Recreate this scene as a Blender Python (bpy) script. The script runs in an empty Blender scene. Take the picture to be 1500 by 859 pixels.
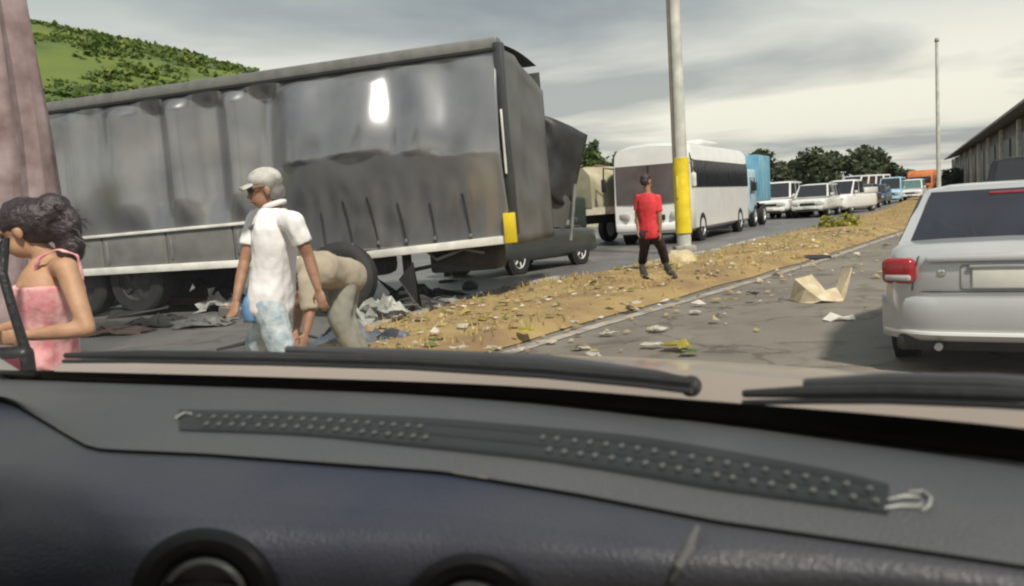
import bpy, bmesh, math, random
from mathutils import Vector, Matrix, noise as mnoise

R_ = math.radians
random.seed(11)
scene = bpy.context.scene
COL = scene.collection

# ------------------------------------------------------------------ camera
EYE = 1.28
PITCH, ROLL = R_(5.54), R_(-3.6)
FPX, CX, CY = 1250.0, 750.0, 429.5
cam_d = bpy.data.cameras.new('camera')
cam_d.sensor_width = 36.0
cam_d.lens = 36.0 * FPX / 1500.0
cam_d.clip_start, cam_d.clip_end = 0.02, 6000
cam = bpy.data.objects.new('camera', cam_d)
COL.objects.link(cam)
CAMR = Matrix.Rotation(math.pi/2 - PITCH, 3, 'X') @ Matrix.Rotation(ROLL, 3, 'Z')
cam.matrix_world = Matrix.Translation((0, 0, EYE)) @ CAMR.to_4x4()
cam_d.dof.use_dof = True
cam_d.dof.focus_distance = 9.0
cam_d.dof.aperture_fstop = 9.0
scene.camera = cam
scene.cycles.filter_width = 2.2
scene.cycles.max_bounces = 8
scene.cycles.transparent_max_bounces = 12
scene.cycles.use_denoising = True

# ------------------------------------------------------------------ world, sun, exposure
SUN_DIR = Vector((0.34, -0.85, 1.05)).normalized()      # towards the sun
sun_el = math.asin(SUN_DIR.z)
sun_az = math.atan2(SUN_DIR.x, SUN_DIR.y)
world = bpy.data.worlds.new('World')
scene.world = world
world.use_nodes = True
wt = world.node_tree
for n in list(wt.nodes): wt.nodes.remove(n)
def wn(t, **k):
    n = wt.nodes.new(t)
    for a, b in k.items(): setattr(n, a, b)
    return n
sky = wn('ShaderNodeTexSky', sky_type='NISHITA')
sky.sun_disc = False
sky.sun_elevation = sun_el
sky.sun_rotation = sun_az
sky.dust_density = 4.0
tc = wn('ShaderNodeTexCoord')
sep = wn('ShaderNodeSeparateXYZ')
wt.links.new(tc.outputs['Generated'], sep.inputs[0])
ramp = wn('ShaderNodeValToRGB')
cr = ramp.color_ramp
cr.interpolation = 'B_SPLINE'
stops = [(0.0, (.48, .475, .44)), (0.045, (.55, .54, .485)), (0.10, (.645, .625, .54)), (0.165, (.57, .565, .515)),
         (0.23, (.33, .36, .355)), (0.32, (.29, .33, .33)), (1.0, (.33, .36, .37))]
cr.elements[0].position, cr.elements[0].color = stops[0][0], (*stops[0][1], 1)
cr.elements[1].position, cr.elements[1].color = stops[-1][0], (*stops[-1][1], 1)
for p, c in stops[1:-1]:
    e = cr.elements.new(p); e.color = (*c, 1)
wt.links.new(sep.outputs['Z'], ramp.inputs[0])
def wmath(op, a, b=None):
    n = wn('ShaderNodeMath', operation=op)
    for i, v in enumerate((a, b)):
        if v is None: continue
        if isinstance(v, (int, float)): n.inputs[i].default_value = v
        else: wt.links.new(v, n.inputs[i])
    return n.outputs[0]
den = wmath('ADD', wmath('ABSOLUTE', sep.outputs['Z']), 0.05)
comb = wn('ShaderNodeCombineXYZ')
wt.links.new(wmath('DIVIDE', sep.outputs['X'], den), comb.inputs[0])
wt.links.new(wmath('DIVIDE', sep.outputs['Y'], den), comb.inputs[1])
nz = wn('ShaderNodeTexNoise')
nz.inputs['Scale'].default_value = 0.42
nz.inputs['Detail'].default_value = 5
nz.inputs['Roughness'].default_value = 0.5
nz.inputs['Distortion'].default_value = 0.4
wmap = wn('ShaderNodeMapping')
wmap.inputs['Location'].default_value = (3.1, 1.7, 0)
wt.links.new(comb.outputs[0], wmap.inputs[0])
wt.links.new(wmap.outputs[0], nz.inputs['Vector'])
cl = wn('ShaderNodeValToRGB')
cl.color_ramp.elements[0].position, cl.color_ramp.elements[0].color = 0.42, (1.12, 1.10, 1.07, 1)
cl.color_ramp.elements[1].position, cl.color_ramp.elements[1].color = 0.62, (0.54, 0.57, 0.62, 1)
wt.links.new(nz.outputs[0], cl.inputs[0])
mul = wn('ShaderNodeMix', data_type='RGBA', blend_type='MULTIPLY')
mul.inputs[0].default_value = 1.0
bright = wn('ShaderNodeVectorMath', operation='SCALE'); bright.inputs['Scale'].default_value = 11.0
wt.links.new(ramp.outputs[0], bright.inputs[0])
wt.links.new(bright.outputs[0], mul.inputs[6]); wt.links.new(cl.outputs[0], mul.inputs[7])
mx = wn('ShaderNodeMix', data_type='RGBA')
mx.inputs[0].default_value = 0.9
wt.links.new(sky.outputs[0], mx.inputs[6]); wt.links.new(mul.outputs[2], mx.inputs[7])
bg = wn('ShaderNodeBackground'); bg.inputs[1].default_value = 0.1
wo = wn('ShaderNodeOutputWorld')
wt.links.new(mx.outputs[2], bg.inputs[0]); wt.links.new(bg.outputs[0], wo.inputs[0])

sun_d = bpy.data.lights.new('sun', 'SUN')
sun_d.energy = 3.6
sun_d.angle = R_(5)
sun_d.color = (1.0, 0.93, 0.82)
sun = bpy.data.objects.new('sun', sun_d)
sun.rotation_euler = (-SUN_DIR).to_track_quat('-Z', 'Y').to_euler()
COL.objects.link(sun)
scene.view_settings.view_transform = 'Standard'
scene.view_settings.look = 'None'
scene.view_settings.gamma = 1.0
scene.view_settings.use_curve_mapping = False
scene.view_settings.exposure = 0.45

# ------------------------------------------------------------------ helpers
def ray(px, py):
    return CAMR @ Vector(((px-CX)/FPX, -(py-CY)/FPX, -1.0))
def gp(px, py, z=0.0):                     # a photo point on the level z
    d = ray(px, py); t = (z-EYE)/d.z
    return Vector((d.x*t, d.y*t, z))
def at(px, py, Y):                         # a photo point at Y metres ahead
    d = ray(px, py); t = Y/d.y
    return Vector((d.x*t, Y, EYE+d.z*t))

def tag(o, label=None, cat=None, group=None, kind=None):
    if label: o['label'] = label
    if cat: o['category'] = cat
    if group: o['group'] = group
    if kind: o['kind'] = kind
    return o
def empty(name, loc=(0, 0, 0), rz=0.0, rot=None):
    o = bpy.data.objects.new(name, None)
    o.location = loc
    o.rotation_euler = rot if rot else (0, 0, rz)
    o.empty_display_size = 0.2
    COL.objects.link(o)
    return o
def link_mesh(name, me, m=None, parent=None, smooth=True, angle=40):
    if m is not None:
        me.materials.clear()
        for q in (m if isinstance(m, (list, tuple)) else [m]): me.materials.append(q)
    if smooth and len(me.polygons):
        me.shade_smooth()
        me.set_sharp_from_angle(angle=R_(angle))
    o = bpy.data.objects.new(name, me)
    COL.objects.link(o)
    if parent: o.parent = parent
    return o
def ob(name, bm, m, parent=None, smooth=True, angle=40, loc=None, rot=None):
    me = bpy.data.meshes.new(name)
    bmesh.ops.recalc_face_normals(bm, faces=bm.faces)
    bm.to_mesh(me); bm.free()
    o = link_mesh(name, me, m, parent, smooth, angle)
    if loc is not None: o.location = loc
    if rot is not None: o.rotation_euler = rot
    return o
def shared(name, me, parent, loc=None, rot=None, scale=None):
    o = bpy.data.objects.new(name, me); COL.objects.link(o); o.parent = parent
    if loc is not None: o.location = loc
    if rot is not None: o.rotation_euler = rot
    if scale is not None: o.scale = scale
    return o
def copy_tree(o, parent=None):
    c = o.copy(); COL.objects.link(c); c.parent = parent
    for ch in list(o.children): copy_tree(ch, c)
    return c

def box(bm, c, s, rot=None, bev=0.0, seg=2):
    M = Matrix.Translation(c)
    if rot is not None: M = M @ rot.to_4x4()
    r = bmesh.ops.create_cube(bm, size=1.0, matrix=M @ Matrix.Diagonal((*s, 1)))
    if bev > 0:
        es = list({e for v in r['verts'] for e in v.link_edges})
        bmesh.ops.bevel(bm, geom=es, offset=bev, segments=seg, affect='EDGES', profile=0.5)
def cyl(bm, a, b, r1, r2=None, n=16, caps=True):
    a, b = Vector(a), Vector(b); d = b-a
    q = d.to_track_quat('Z', 'Y').to_matrix().to_4x4()
    bmesh.ops.create_cone(bm, cap_ends=caps, segments=n, radius1=r1, radius2=r1 if r2 is None else r2, depth=d.length,
                          matrix=Matrix.Translation((a+b)/2) @ q)
def ball(bm, c, r, sub=2, rot=None):
    r = (r, r, r) if isinstance(r, (int, float)) else r
    M = Matrix.Translation(c)
    if rot is not None: M = M @ rot.to_4x4()
    bmesh.ops.create_icosphere(bm, subdivisions=sub, radius=1.0, matrix=M @ Matrix.Diagonal((*r, 1)))
def cap(bm, a, b, ra, rb=None, n=14):
    rb = ra if rb is None else rb
    a, b = Vector(a), Vector(b)
    ball(bm, a, ra); ball(bm, b, rb)
    if (b-a).length > 1e-5: cyl(bm, a, b, ra, rb, n)
def tube(bm, pts, r, n=8, closed=False):
    pts = [Vector(p) for p in pts]
    rs = r if isinstance(r, (list, tuple)) else [r]*len(pts)
    rings = []; N = len(pts)
    up = Vector((0, 0, 1))
    for i, p in enumerate(pts):
        if closed: t = pts[(i+1) % N]-pts[i-1]
        else: t = pts[min(i+1, N-1)]-pts[max(i-1, 0)]
        t.normalize()
        u = up if abs(t.z) < 0.95 else Vector((1, 0, 0))
        s = t.cross(u).normalized(); w = s.cross(t)
        rings.append([bm.verts.new(p + rs[i]*(math.cos(2*math.pi*k/n)*s + math.sin(2*math.pi*k/n)*w)) for k in range(n)])
    M = N if closed else N-1
    for i in range(M):
        A, B = rings[i], rings[(i+1) % N]
        for k in range(n): bm.faces.new((A[k], A[(k+1) % n], B[(k+1) % n], B[k]))
    if not closed:
        bm.faces.new(rings[0][::-1]); bm.faces.new(rings[-1])
def grid(bm, rows, close=False):
    vs = [[bm.verts.new(p) for p in r] for r in rows]
    for i in range(len(vs)-1):
        n = len(vs[i])
        for k in range(n if close else n-1):
            bm.faces.new((vs[i][k], vs[i][(k+1) % n], vs[i+1][(k+1) % n], vs[i+1][k]))
    return vs
def solid_poly(bm, pts, off):              # a flat outline with thickness
    a = [bm.verts.new(p) for p in pts]; b = [bm.verts.new(Vector(p)+Vector(off)) for p in pts]
    bm.faces.new(a); bm.faces.new(b[::-1])
    n = len(a)
    for i in range(n): bm.faces.new((a[i], b[i], b[(i+1) % n], a[(i+1) % n]))
def lathe(bm, prof, n=24, axis='X', c=(0, 0, 0)):
    rows = []
    for k in range(n):
        a = 2*math.pi*k/n
        if axis == 'X': rows.append([Vector(c)+Vector((h, r*math.cos(a), r*math.sin(a))) for h, r in prof])
        else: rows.append([Vector(c)+Vector((r*math.cos(a), r*math.sin(a), h)) for h, r in prof])
    rows.append(rows[0])
    grid(bm, rows)
    bmesh.ops.remove_doubles(bm, verts=bm.verts, dist=1e-5)
def interp(pts, x):
    if x <= pts[0][0]:
        (x0, y0), (x1, y1) = pts[0], pts[1]
    elif x >= pts[-1][0]:
        (x0, y0), (x1, y1) = pts[-2], pts[-1]
    else:
        for (x0, y0), (x1, y1) in zip(pts, pts[1:]):
            if x0 <= x <= x1: break
    return y0+(y1-y0)*(x-x0)/(x1-x0)
def smooth_interp(pts, x, w=40):
    return sum(interp(pts, x+d*w) for d in (-1.5, -1, -.5, 0, .5, 1, 1.5))/7
TMP = bpy.data.scenes.new('workbench')
def remesh(bm, voxel, smooth=4):
    me = bpy.data.meshes.new('tmp'); bm.to_mesh(me); bm.free()
    o = bpy.data.objects.new('tmp', me); TMP.collection.objects.link(o)
    m = o.modifiers.new('r', 'REMESH'); m.mode = 'VOXEL'; m.voxel_size = voxel
    s = o.modifiers.new('s', 'SMOOTH'); s.iterations = smooth; s.factor = 0.5
    with bpy.context.temp_override(scene=TMP, view_layer=TMP.view_layers[0]):
        dg = bpy.context.evaluated_depsgraph_get()
        res = bpy.data.meshes.new_from_object(o.evaluated_get(dg))
    bpy.data.objects.remove(o); bpy.data.meshes.remove(me)
    return res

# ------------------------------------------------------------------ materials
MATS = {}
def mat(name, col, rough=0.6, metal=0.0, var=0.15, scale=6.0, bump=0.0, bscale=40.0, col2=None, coat=0.0, spec=0.5, obj=True, emit=None):
    if name in MATS: return MATS[name]
    m = bpy.data.materials.new(name); m.use_nodes = True
    nt = m.node_tree; p = nt.nodes['Principled BSDF']
    p.inputs['Roughness'].default_value = rough
    p.inputs['Metallic'].default_value = metal
    p.inputs['Specular IOR Level'].default_value = spec
    if coat: p.inputs['Coat Weight'].default_value = coat; p.inputs['Coat Roughness'].default_value = 0.08
    t = nt.nodes.new('ShaderNodeTexCoord')
    n = nt.nodes.new('ShaderNodeTexNoise'); n.inputs['Scale'].default_value = scale; n.inputs['Detail'].default_value = 6
    nt.links.new(t.outputs['Object'], n.inputs['Vector'])
    r = nt.nodes.new('ShaderNodeValToRGB')
    c2 = col2 if col2 else tuple(min(1, c*(1+var)) for c in col)
    c1 = col if col2 else tuple(c*(1-var) for c in col)
    r.color_ramp.elements[0].position, r.color_ramp.elements[0].color = 0.32, (*c1, 1)
    r.color_ramp.elements[1].position, r.color_ramp.elements[1].color = 0.68, (*c2, 1)
    nt.links.new(n.outputs[0], r.inputs[0]); nt.links.new(r.outputs[0], p.inputs['Base Color'])
    if bump:
        nb = nt.nodes.new('ShaderNodeTexNoise'); nb.inputs['Scale'].default_value = bscale; nb.inputs['Detail'].default_value = 5
        nt.links.new(t.outputs['Object'], nb.inputs['Vector'])
        b = nt.nodes.new('ShaderNodeBump'); b.inputs['Strength'].default_value = bump; b.inputs['Distance'].default_value = 0.02
        nt.links.new(nb.outputs[0], b.inputs['Height']); nt.links.new(b.outputs[0], p.inputs['Normal'])
    MATS[name] = m
    return m
def attr_mat(name, rough=0.8, trans=0.0):
    m = bpy.data.materials.new(name); m.use_nodes = True
    nt = m.node_tree; p = nt.nodes['Principled BSDF']
    p.inputs['Roughness'].default_value = rough
    a = nt.nodes.new('ShaderNodeAttribute'); a.attribute_name = 'tint'
    nt.links.new(a.outputs['Color'], p.inputs['Base Color'])
    if trans:
        tr = nt.nodes.new('ShaderNodeBsdfTranslucent'); mxs = nt.nodes.new('ShaderNodeMixShader')
        nt.links.new(a.outputs['Color'], tr.inputs['Color']); mxs.inputs[0].default_value = trans
        out = nt.nodes['Material Output']
        nt.links.new(p.outputs[0], mxs.inputs[1]); nt.links.new(tr.outputs[0], mxs.inputs[2]); nt.links.new(mxs.outputs[0], out.inputs[0])
    return m
LEAF = attr_mat('leaf', 0.6, 0.3)
DRY = attr_mat('dry_grass', 0.85, 0.25)

def road_mat(name, c1, c2, rough):
    m = bpy.data.materials.new(name); m.use_nodes = True
    nt = m.node_tree; p = nt.nodes['Principled BSDF']
    t = nt.nodes.new('ShaderNodeTexCoord')
    def nz_(sc, det=6, dist=0.0):
        n = nt.nodes.new('ShaderNodeTexNoise'); n.inputs['Scale'].default_value = sc; n.inputs['Detail'].default_value = det; n.inputs['Distortion'].default_value = dist
        nt.links.new(t.outputs['Object'], n.inputs['Vector']); return n
    def rp(src, a, b, ca, cb):
        r = nt.nodes.new('ShaderNodeValToRGB'); r.color_ramp.elements[0].position, r.color_ramp.elements[0].color = a, (*ca, 1); r.color_ramp.elements[1].position, r.color_ramp.elements[1].color = b, (*cb, 1)
        nt.links.new(src, r.inputs[0]); return r.outputs[0]
    def mul_(a, b):
        x = nt.nodes.new('ShaderNodeMix'); x.data_type = 'RGBA'; x.blend_type = 'MULTIPLY'; x.inputs[0].default_value = 1.0
        nt.links.new(a, x.inputs[6]); nt.links.new(b, x.inputs[7]); return x.outputs[2]
    base = rp(nz_(.55, 7, .6).outputs[0], .3, .7, c1, c2)
    speck = rp(nz_(70, 3).outputs[0], .35, .7, (.72, .72, .72), (1.22, 1.2, 1.16))
    stain = rp(nz_(1.9, 4, 1.2).outputs[0], .30, .46, (.62, .60, .58), (1, 1, 1))
    v = nt.nodes.new('ShaderNodeTexVoronoi'); v.feature = 'DISTANCE_TO_EDGE'; v.inputs['Scale'].default_value = .42
    w = nt.nodes.new('ShaderNodeVectorMath'); w.operation = 'ADD'; sc_ = nt.nodes.new('ShaderNodeVectorMath'); sc_.operation = 'SCALE'; sc_.inputs['Scale'].default_value = .9
    nt.links.new(nz_(1.4, 5).outputs['Color'], sc_.inputs[0]); nt.links.new(t.outputs['Object'], w.inputs[0]); nt.links.new(sc_.outputs[0], w.inputs[1]); nt.links.new(w.outputs[0], v.inputs['Vector'])
    crack = rp(v.outputs[0], .004, .012, (.62, .60, .58), (1, 1, 1))
    nt.links.new(mul_(mul_(mul_(base, speck), stain), crack), p.inputs['Base Color'])
    p.inputs['Roughness'].default_value = rough
    b = nt.nodes.new('ShaderNodeBump'); b.inputs['Strength'].default_value = .5; b.inputs['Distance'].default_value = .015
    nt.links.new(nz_(60, 4).outputs[0], b.inputs['Height']); nt.links.new(b.outputs[0], p.inputs['Normal'])
    return m
asphalt = mat('asphalt', (0.125, 0.113, 0.098), 0.75, scale=0.9, col2=(0.185, 0.166, 0.143), bump=0.5, bscale=55)
asphalt = road_mat('road_near', (.155, .138, .116), (.235, .208, .173), .75)
asphalt_l = mat('asphalt_old', (0.105, 0.103, 0.105), 0.42, scale=0.7, col2=(0.175, 0.168, 0.166), bump=0.4, bscale=55)
asphalt_l = road_mat('road_far', (.115, .112, .113), (.19, .183, .18), .42)
soil = mat('soil', (0.13, 0.115, 0.06), 0.95, scale=0.15, col2=(0.085, 0.12, 0.04), bump=0.5, bscale=3)
verge_m = mat('verge_soil', (0.215, 0.135, 0.068), 0.95, scale=1.1, col2=(0.37, 0.265, 0.105), bump=0.9, bscale=14)
concrete = mat('concrete', (0.27, 0.25, 0.22), 0.85, scale=5, bump=0.4, var=0.3)
paintline = mat('worn_paint', (0.19, 0.168, 0.14), 0.7, scale=4, col2=(0.46, 0.40, 0.35), bump=0.3)
silver = mat('silver_paint', (0.47, 0.475, 0.48), 0.30, metal=0.3, var=0.05, scale=2, coat=0.6)
white_p = mat('white_paint', (0.72, 0.72, 0.70), 0.3, var=0.06, scale=2, coat=0.4)
cream_p = mat('cream_hood_paint', (0.31, 0.265, 0.23), 0.3, var=0.06, scale=3, coat=0.5)
dark_p = mat('dark_car_paint', (0.045, 0.05, 0.048), 0.35, var=0.15, scale=3, coat=0.3)
green_p = mat('pale_green_paint', (0.42, 0.47, 0.22), 0.35, var=0.1, coat=0.3)
blue_p = mat('blue_truck_paint', (0.09, 0.27, 0.40), 0.4, scale=1.5, col2=(0.22, 0.42, 0.52))
lblue_p = mat('light_blue_paint', (0.35, 0.55, 0.68), 0.35, coat=0.3)
navy_p = mat('navy_paint', (0.05, 0.075, 0.13), 0.35, coat=0.3)
orange_p = mat('orange_paint', (0.62, 0.20, 0.07), 0.45, var=0.2)
black_p = mat('black_van_paint', (0.012, 0.012, 0.014), 0.3, coat=0.4)
glass_d = mat('dark_car_glass', (0.028, 0.030, 0.036), 0.10, var=0.1, spec=0.6)
glass_g = mat('grey_car_glass', (0.026, 0.029, 0.040), 0.2, var=0.2, scale=2.5, spec=0.28)
rubber = mat('rubber', (0.018, 0.018, 0.018), 0.75, var=0.3, bump=0.2)
black_pl = mat('black_plastic', (0.016, 0.016, 0.017), 0.5, var=0.2, bump=0.1, bscale=200)
rim_m = mat('rim_silver', (0.55, 0.55, 0.55), 0.35, metal=0.5, var=0.1)
white_rim = mat('rim_white', (0.75, 0.74, 0.72), 0.5, var=0.12)
red_lens = mat('red_lens', (0.27, 0.012, 0.018), 0.15, var=0.2, scale=20, coat=0.6)
clear_lens = mat('clear_lens', (0.42, 0.41, 0.40), 0.10, var=0.1, coat=0.6)
plate_m = mat('number_plate', (0.55, 0.54, 0.49), 0.5, var=0.06)
chrome = mat('chrome', (0.75, 0.75, 0.75), 0.15, metal=1.0, var=0.05)
steel_d = mat('dark_steel', (0.03, 0.029, 0.028), 0.6, var=0.3, bump=0.3)
steel_g = mat('grey_steel', (0.22, 0.22, 0.22), 0.5, metal=0.3, var=0.2, bump=0.2)
rail_w = mat('white_rail', (0.66, 0.65, 0.60), 0.5, scale=4, var=0.18)
yellow = mat('yellow_paint', (0.72, 0.55, 0.02), 0.5, scale=4, var=0.18)
panel_g = mat('grey_drop_side', (0.155, 0.155, 0.145), 0.55, scale=3, var=0.2, bump=0.2)
bark_p = mat('pinkish_bark', (0.15, 0.095, 0.095), 0.8, scale=4, col2=(0.34, 0.265, 0.27), bump=.35, bscale=9)
bark = mat('bark', (0.10, 0.075, 0.055), 0.9, scale=9, var=0.3, bump=0.6)

# ================================================================== THE SETTING
H = R_(35)                                             # the near road's heading
fd = Vector((math.sin(H), math.cos(H), 0)); rt = Vector((math.cos(H), -math.sin(H), 0))
bm = bmesh.new()
S = 2500
grid(bm, [[Vector((x, y, -0.02)) for x in (-S, -200, 0, 200, S)] for y in (-S, -100, 0, 200, 600, S)])
tag(ob('ground', bm, soil), kind='structure')

# edges of the two carriageways, followed away from the camera
edge_line = [gp(780, 510)-14*Vector((.57, .82, 0)), gp(780, 510), gp(900, 473), gp(1050, 430), gp(1200, 385), gp(1330, 340), Vector((27.5, 48, 0)), Vector((72, 142, 0))]
verge_left = [Vector((-6.2, -4.5, 0)), Vector((-1.75, 9.2, 0)), Vector((-0.95, 11.4, 0)), Vector((0.05, 13.6, 0)), gp(898, 400), gp(1035, 374), gp(1132, 348), gp(1215, 329), gp(1290, 309), Vector((70, 144, 0))]
edge_line[-2] = Vector((24.5, 44, 0))
def resample(pl, n):
    L = [0]
    for a, b in zip(pl, pl[1:]): L.append(L[-1]+(b-a).length)
    out = []
    for i in range(n):
        s = L[-1]*(i/(n-1))**1.6
        for k in range(len(pl)-1):
            if L[k] <= s <= L[k+1]+1e-6:
                out.append(pl[k].lerp(pl[k+1], (s-L[k])/(L[k+1]-L[k]))); break
    return out
def side(pl, d):                                       # a line moved sideways
    o = []
    for i, p in enumerate(pl):
        t = (pl[min(i+1, len(pl)-1)]-pl[max(i-1, 0)]).normalized()
        o.append(p+Vector((t.y, -t.x, 0))*d)
    return o
NR = 90
EL = resample(edge_line, NR); VL = resample(verge_left, NR)
VR = [p+rt*(.16*mnoise.noise(p*.9)+.07*mnoise.noise(p*3.1)-.05) for p in side(EL, -0.24)]                                   # where the verge meets the painted line
def strip(name, A, B, z, m, nx=2, fn=None):
    bm = bmesh.new()
    rows = []
    for a, b in zip(A, B):
        rows.append([a.lerp(b, k/(nx-1))+Vector((0, 0, z+(fn(a.lerp(b, k/(nx-1)), k/(nx-1)) if fn else 0))) for k in range(nx)])
    grid(bm, rows)
    return ob(name, bm, m)
tag(strip('near_road', side(EL, -0.35), side(EL, 9.5), 0.0, asphalt, 6), kind='structure')
tag(strip('far_road', side(VL, -15), side(VL, 0.05), 0.004, asphalt_l, 6), kind='structure')
tag(strip('road_edge_marking', side(EL, -0.14), side(EL, 0.02), 0.008, paintline), kind='structure')
def vz(p, f):
    e = min(1, f/0.07, (1-f)/0.10)
    return 0.10*e + 0.05*e*mnoise.noise(p*0.7) + 0.022*e*mnoise.noise(p*2.9)
def verge_rows(): return strip('verge', side(VL, 0.1), VR, 0.012, verge_m, 22, vz)
verge = tag(verge_rows(), kind='structure')
# broken kerb stones along the far carriageway
kb = bmesh.new(); box(kb, (0, 0, 0.06), (0.16, 0.94, 0.14), bev=0.02)
kme = bpy.data.meshes.new('kerb_stone'); kb.to_mesh(kme); kb.free(); kme.materials.append(concrete)
Lk = 0.0
pts = verge_left[1:7]
i = 0
for a, b in zip(pts, pts[1:]):
    n = int((b-a).length/1.0)
    for k in range(n):
        if random.random() < 0.12: continue
        p = a.lerp(b, (k+.5)/n)
        t = (b-a).normalized()
        shared('kerb_stone', kme, verge, p+Vector((0, 0, -0.03+random.uniform(-.02, .015))),
               (random.uniform(-.03, .03), random.uniform(-.05, .05), -math.atan2(t.x, t.y)+random.uniform(-.03, .03)))

# dry grass on the verge
def tint_mesh(name, verts, faces, cols, m, parent=None):
    me = bpy.data.meshes.new(name)
    me.from_pydata(verts, [], faces)
    at_ = me.color_attributes.new('tint', 'FLOAT_COLOR', 'POINT')
    flat = []
    for c in cols: flat.extend((c[0], c[1], c[2], 1.0))
    at_.data.foreach_set('color', flat)
    me.materials.append(m)
    o = bpy.data.objects.new(name, me); COL.objects.link(o)
    if parent: o.parent = parent
    return o
V, F, C = [], [], []
rnd = random.Random(3)
for _ in range(26000):
    i = min(NR-2, int(NR*rnd.random()**0.75)); f = rnd.uniform(0.03, 0.97)
    u = rnd.random()
    a = VL[i].lerp(VL[i+1], u); b = VR[i].lerp(VR[i+1], u)
    p = a.lerp(b, f)
    if p.y < 5 or p.y > 60: continue
    dens = mnoise.noise(p*0.55+Vector((4, 0, 0)))
    if dens < rnd.uniform(-0.5, 0.45): continue
    z = 0.0+vz(p, f)
    h = rnd.uniform(0.03, 0.10)*(1.0+0.7*max(0, dens)); w = rnd.uniform(0.005, 0.016)
    an = rnd.uniform(0, 6.28); d = Vector((math.cos(an), math.sin(an), 0)); s = Vector((-d.y, d.x, 0))
    b0 = len(V)
    V += [p+s*w+Vector((0, 0, z)), p-s*w+Vector((0, 0, z)), p+d*h*0.55+Vector((0, 0, z+h))]
    F.append((b0, b0+1, b0+2))
    k = rnd.random()
    gr = max(0, mnoise.noise(p*0.3+Vector((9, 3, 0))))
    c = (0.42+.1*k, 0.31+.08*k, 0.11+.05*k) if rnd.random() > 0.15+gr else (0.22+.1*k, 0.24+.08*k, 0.05)
    C += [c]*3
tag(tint_mesh('verge_grass', V, F, C, DRY), 'dry yellow grass growing on the verge between the roads', 'grass', kind='stuff')

# hillside behind the trailer
ridge = [(-420, 20), (-200, 25), (0, 50), (60, 52), (90, 58), (200, 79), (280, 95), (350, 112), (430, 138), (520, 168), (620, 200), (720, 230), (860, 268)]
bm = bmesh.new(); rows = []
HY = 190.0
NB = 46
for j in range(NB):
    g = j/(NB-1)
    row = []
    for i in range(110):
        px = -420+1280*i/109
        top = at(px, smooth_interp(ridge, px, 18), HY)
        y = HY-105*(1-g)
        x = top.x*(y/HY)**0.75
        z = max(0, top.z)*math.sin(g*math.pi/2)**1.15
        p = Vector((x, y, z))
        if 0 < j < NB-1: p.z += 1.3*mnoise.noise(p*0.06)*math.sin(g*math.pi)+0.5*mnoise.noise(p*0.2)
        row.append(p)
    rows.append(row)
for j in range(1, 6):                                  # the far slope
    rows.append([Vector((q.x*(1+.05*j), q.y+20*j, q.z*(1-j/5)-(0.5 if j == 5 else 0))) for q in rows[NB-1]])
grid(bm, rows)
hill_m = mat('hill_green', (0.045, 0.080, 0.022), 0.95, scale=0.06, col2=(0.135, 0.175, 0.030), bump=0.8, bscale=0.7)
hill = tag(ob('hill', bm, hill_m), kind='structure')
V, F, C = [], [], []
hrows = rows
for _ in range(15000):
    j = rnd.randrange(8, NB); i = rnd.randrange(0, 109)
    p = hrows[j][i].lerp(hrows[j][i+1], rnd.random())
    dn = mnoise.noise(p*0.05+Vector((2, 7, 1)))+.7*mnoise.noise(p*0.14+Vector((5, 1, 9)))+(.25 if j > 34 else 0)
    if dn < rnd.uniform(-.25, 0.3): continue
    r = rnd.uniform(0.2, 0.6)*(1+max(0, dn))
    k = rnd.random()
    g = j/NB
    c = (0.07+.03*k, 0.115+.04*k, 0.028) if rnd.random() > .35 else (0.13+.05*k, 0.175+.05*k, 0.03)
    for q in range(5):
        o3 = Vector((rnd.gauss(0, r*.5), rnd.gauss(0, r*.5), rnd.uniform(0, r)))
        a1 = Vector((rnd.gauss(0, 1), rnd.gauss(0, 1), rnd.gauss(0, 1))).normalized()*r*.7
        a2 = Vector((rnd.gauss(0, 1), rnd.gauss(0, 1), rnd.gauss(0, 1))).normalized()*r*.7
        b0 = len(V); V += [p+o3+a1, p+o3+a2, p+o3-a1, p+o3-a2]; F.append((b0, b0+1, b0+2, b0+3)); C += [c]*4
tag(tint_mesh('hill_scrub', V, F, C, LEAF), 'green scrub and grass covering the hillside behind the trailer', 'scrub', kind='stuff')

# ------------------------------------------------------------------ trees
def leaf_cloud(c, r, n, size, cols, rn, gaps=0.25, seed=0):
    V, F, C = [], [], []
    c = Vector(c)
    lobes = [(Vector((rn.gauss(0, .42)*r[0], rn.gauss(0, .42)*r[1], rn.uniform(-.6, .75)*r[2])), rn.uniform(.32, .6)) for _ in range(14)]
    for _ in range(n):
        lc, lr = rn.choice(lobes)
        d = Vector((rn.gauss(0, 1), rn.gauss(0, 1), rn.gauss(0, 1))).normalized()*(rn.random()**0.4)
        p = c+lc+Vector((d.x*r[0]*lr, d.y*r[1]*lr, d.z*r[2]*lr))
        s = size*rn.uniform(.5, 1.3)
        a1 = Vector((rn.gauss(0, 1), rn.gauss(0, 1), rn.gauss(0, .6))).normalized()*s
        a2 = a1.cross(Vector((rn.gauss(0, 1), rn.gauss(0, 1), rn.gauss(0, 1)))).normalized()*s*.6
        b0 = len(V); V += [p+a1, p+a2, p-a1, p-a2]; F.append((b0, b0+1, b0+2, b0+3))
        k = rn.random(); col = rn.choice(cols)
        C += [tuple(q*(.75+.5*k) for q in col)]*4
    return V, F, C
HAZY_DG = [(0.050, 0.068, 0.032), (0.065, 0.084, 0.038), (0.08, 0.10, 0.05)]  # greens greyed and lightened to carry distance haze
MG = [(0.06, 0.10, 0.025), (0.09, 0.14, 0.03), (0.05, 0.08, 0.02)]
YG = [(0.20, 0.25, 0.06), (0.14, 0.20, 0.04)]
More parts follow.
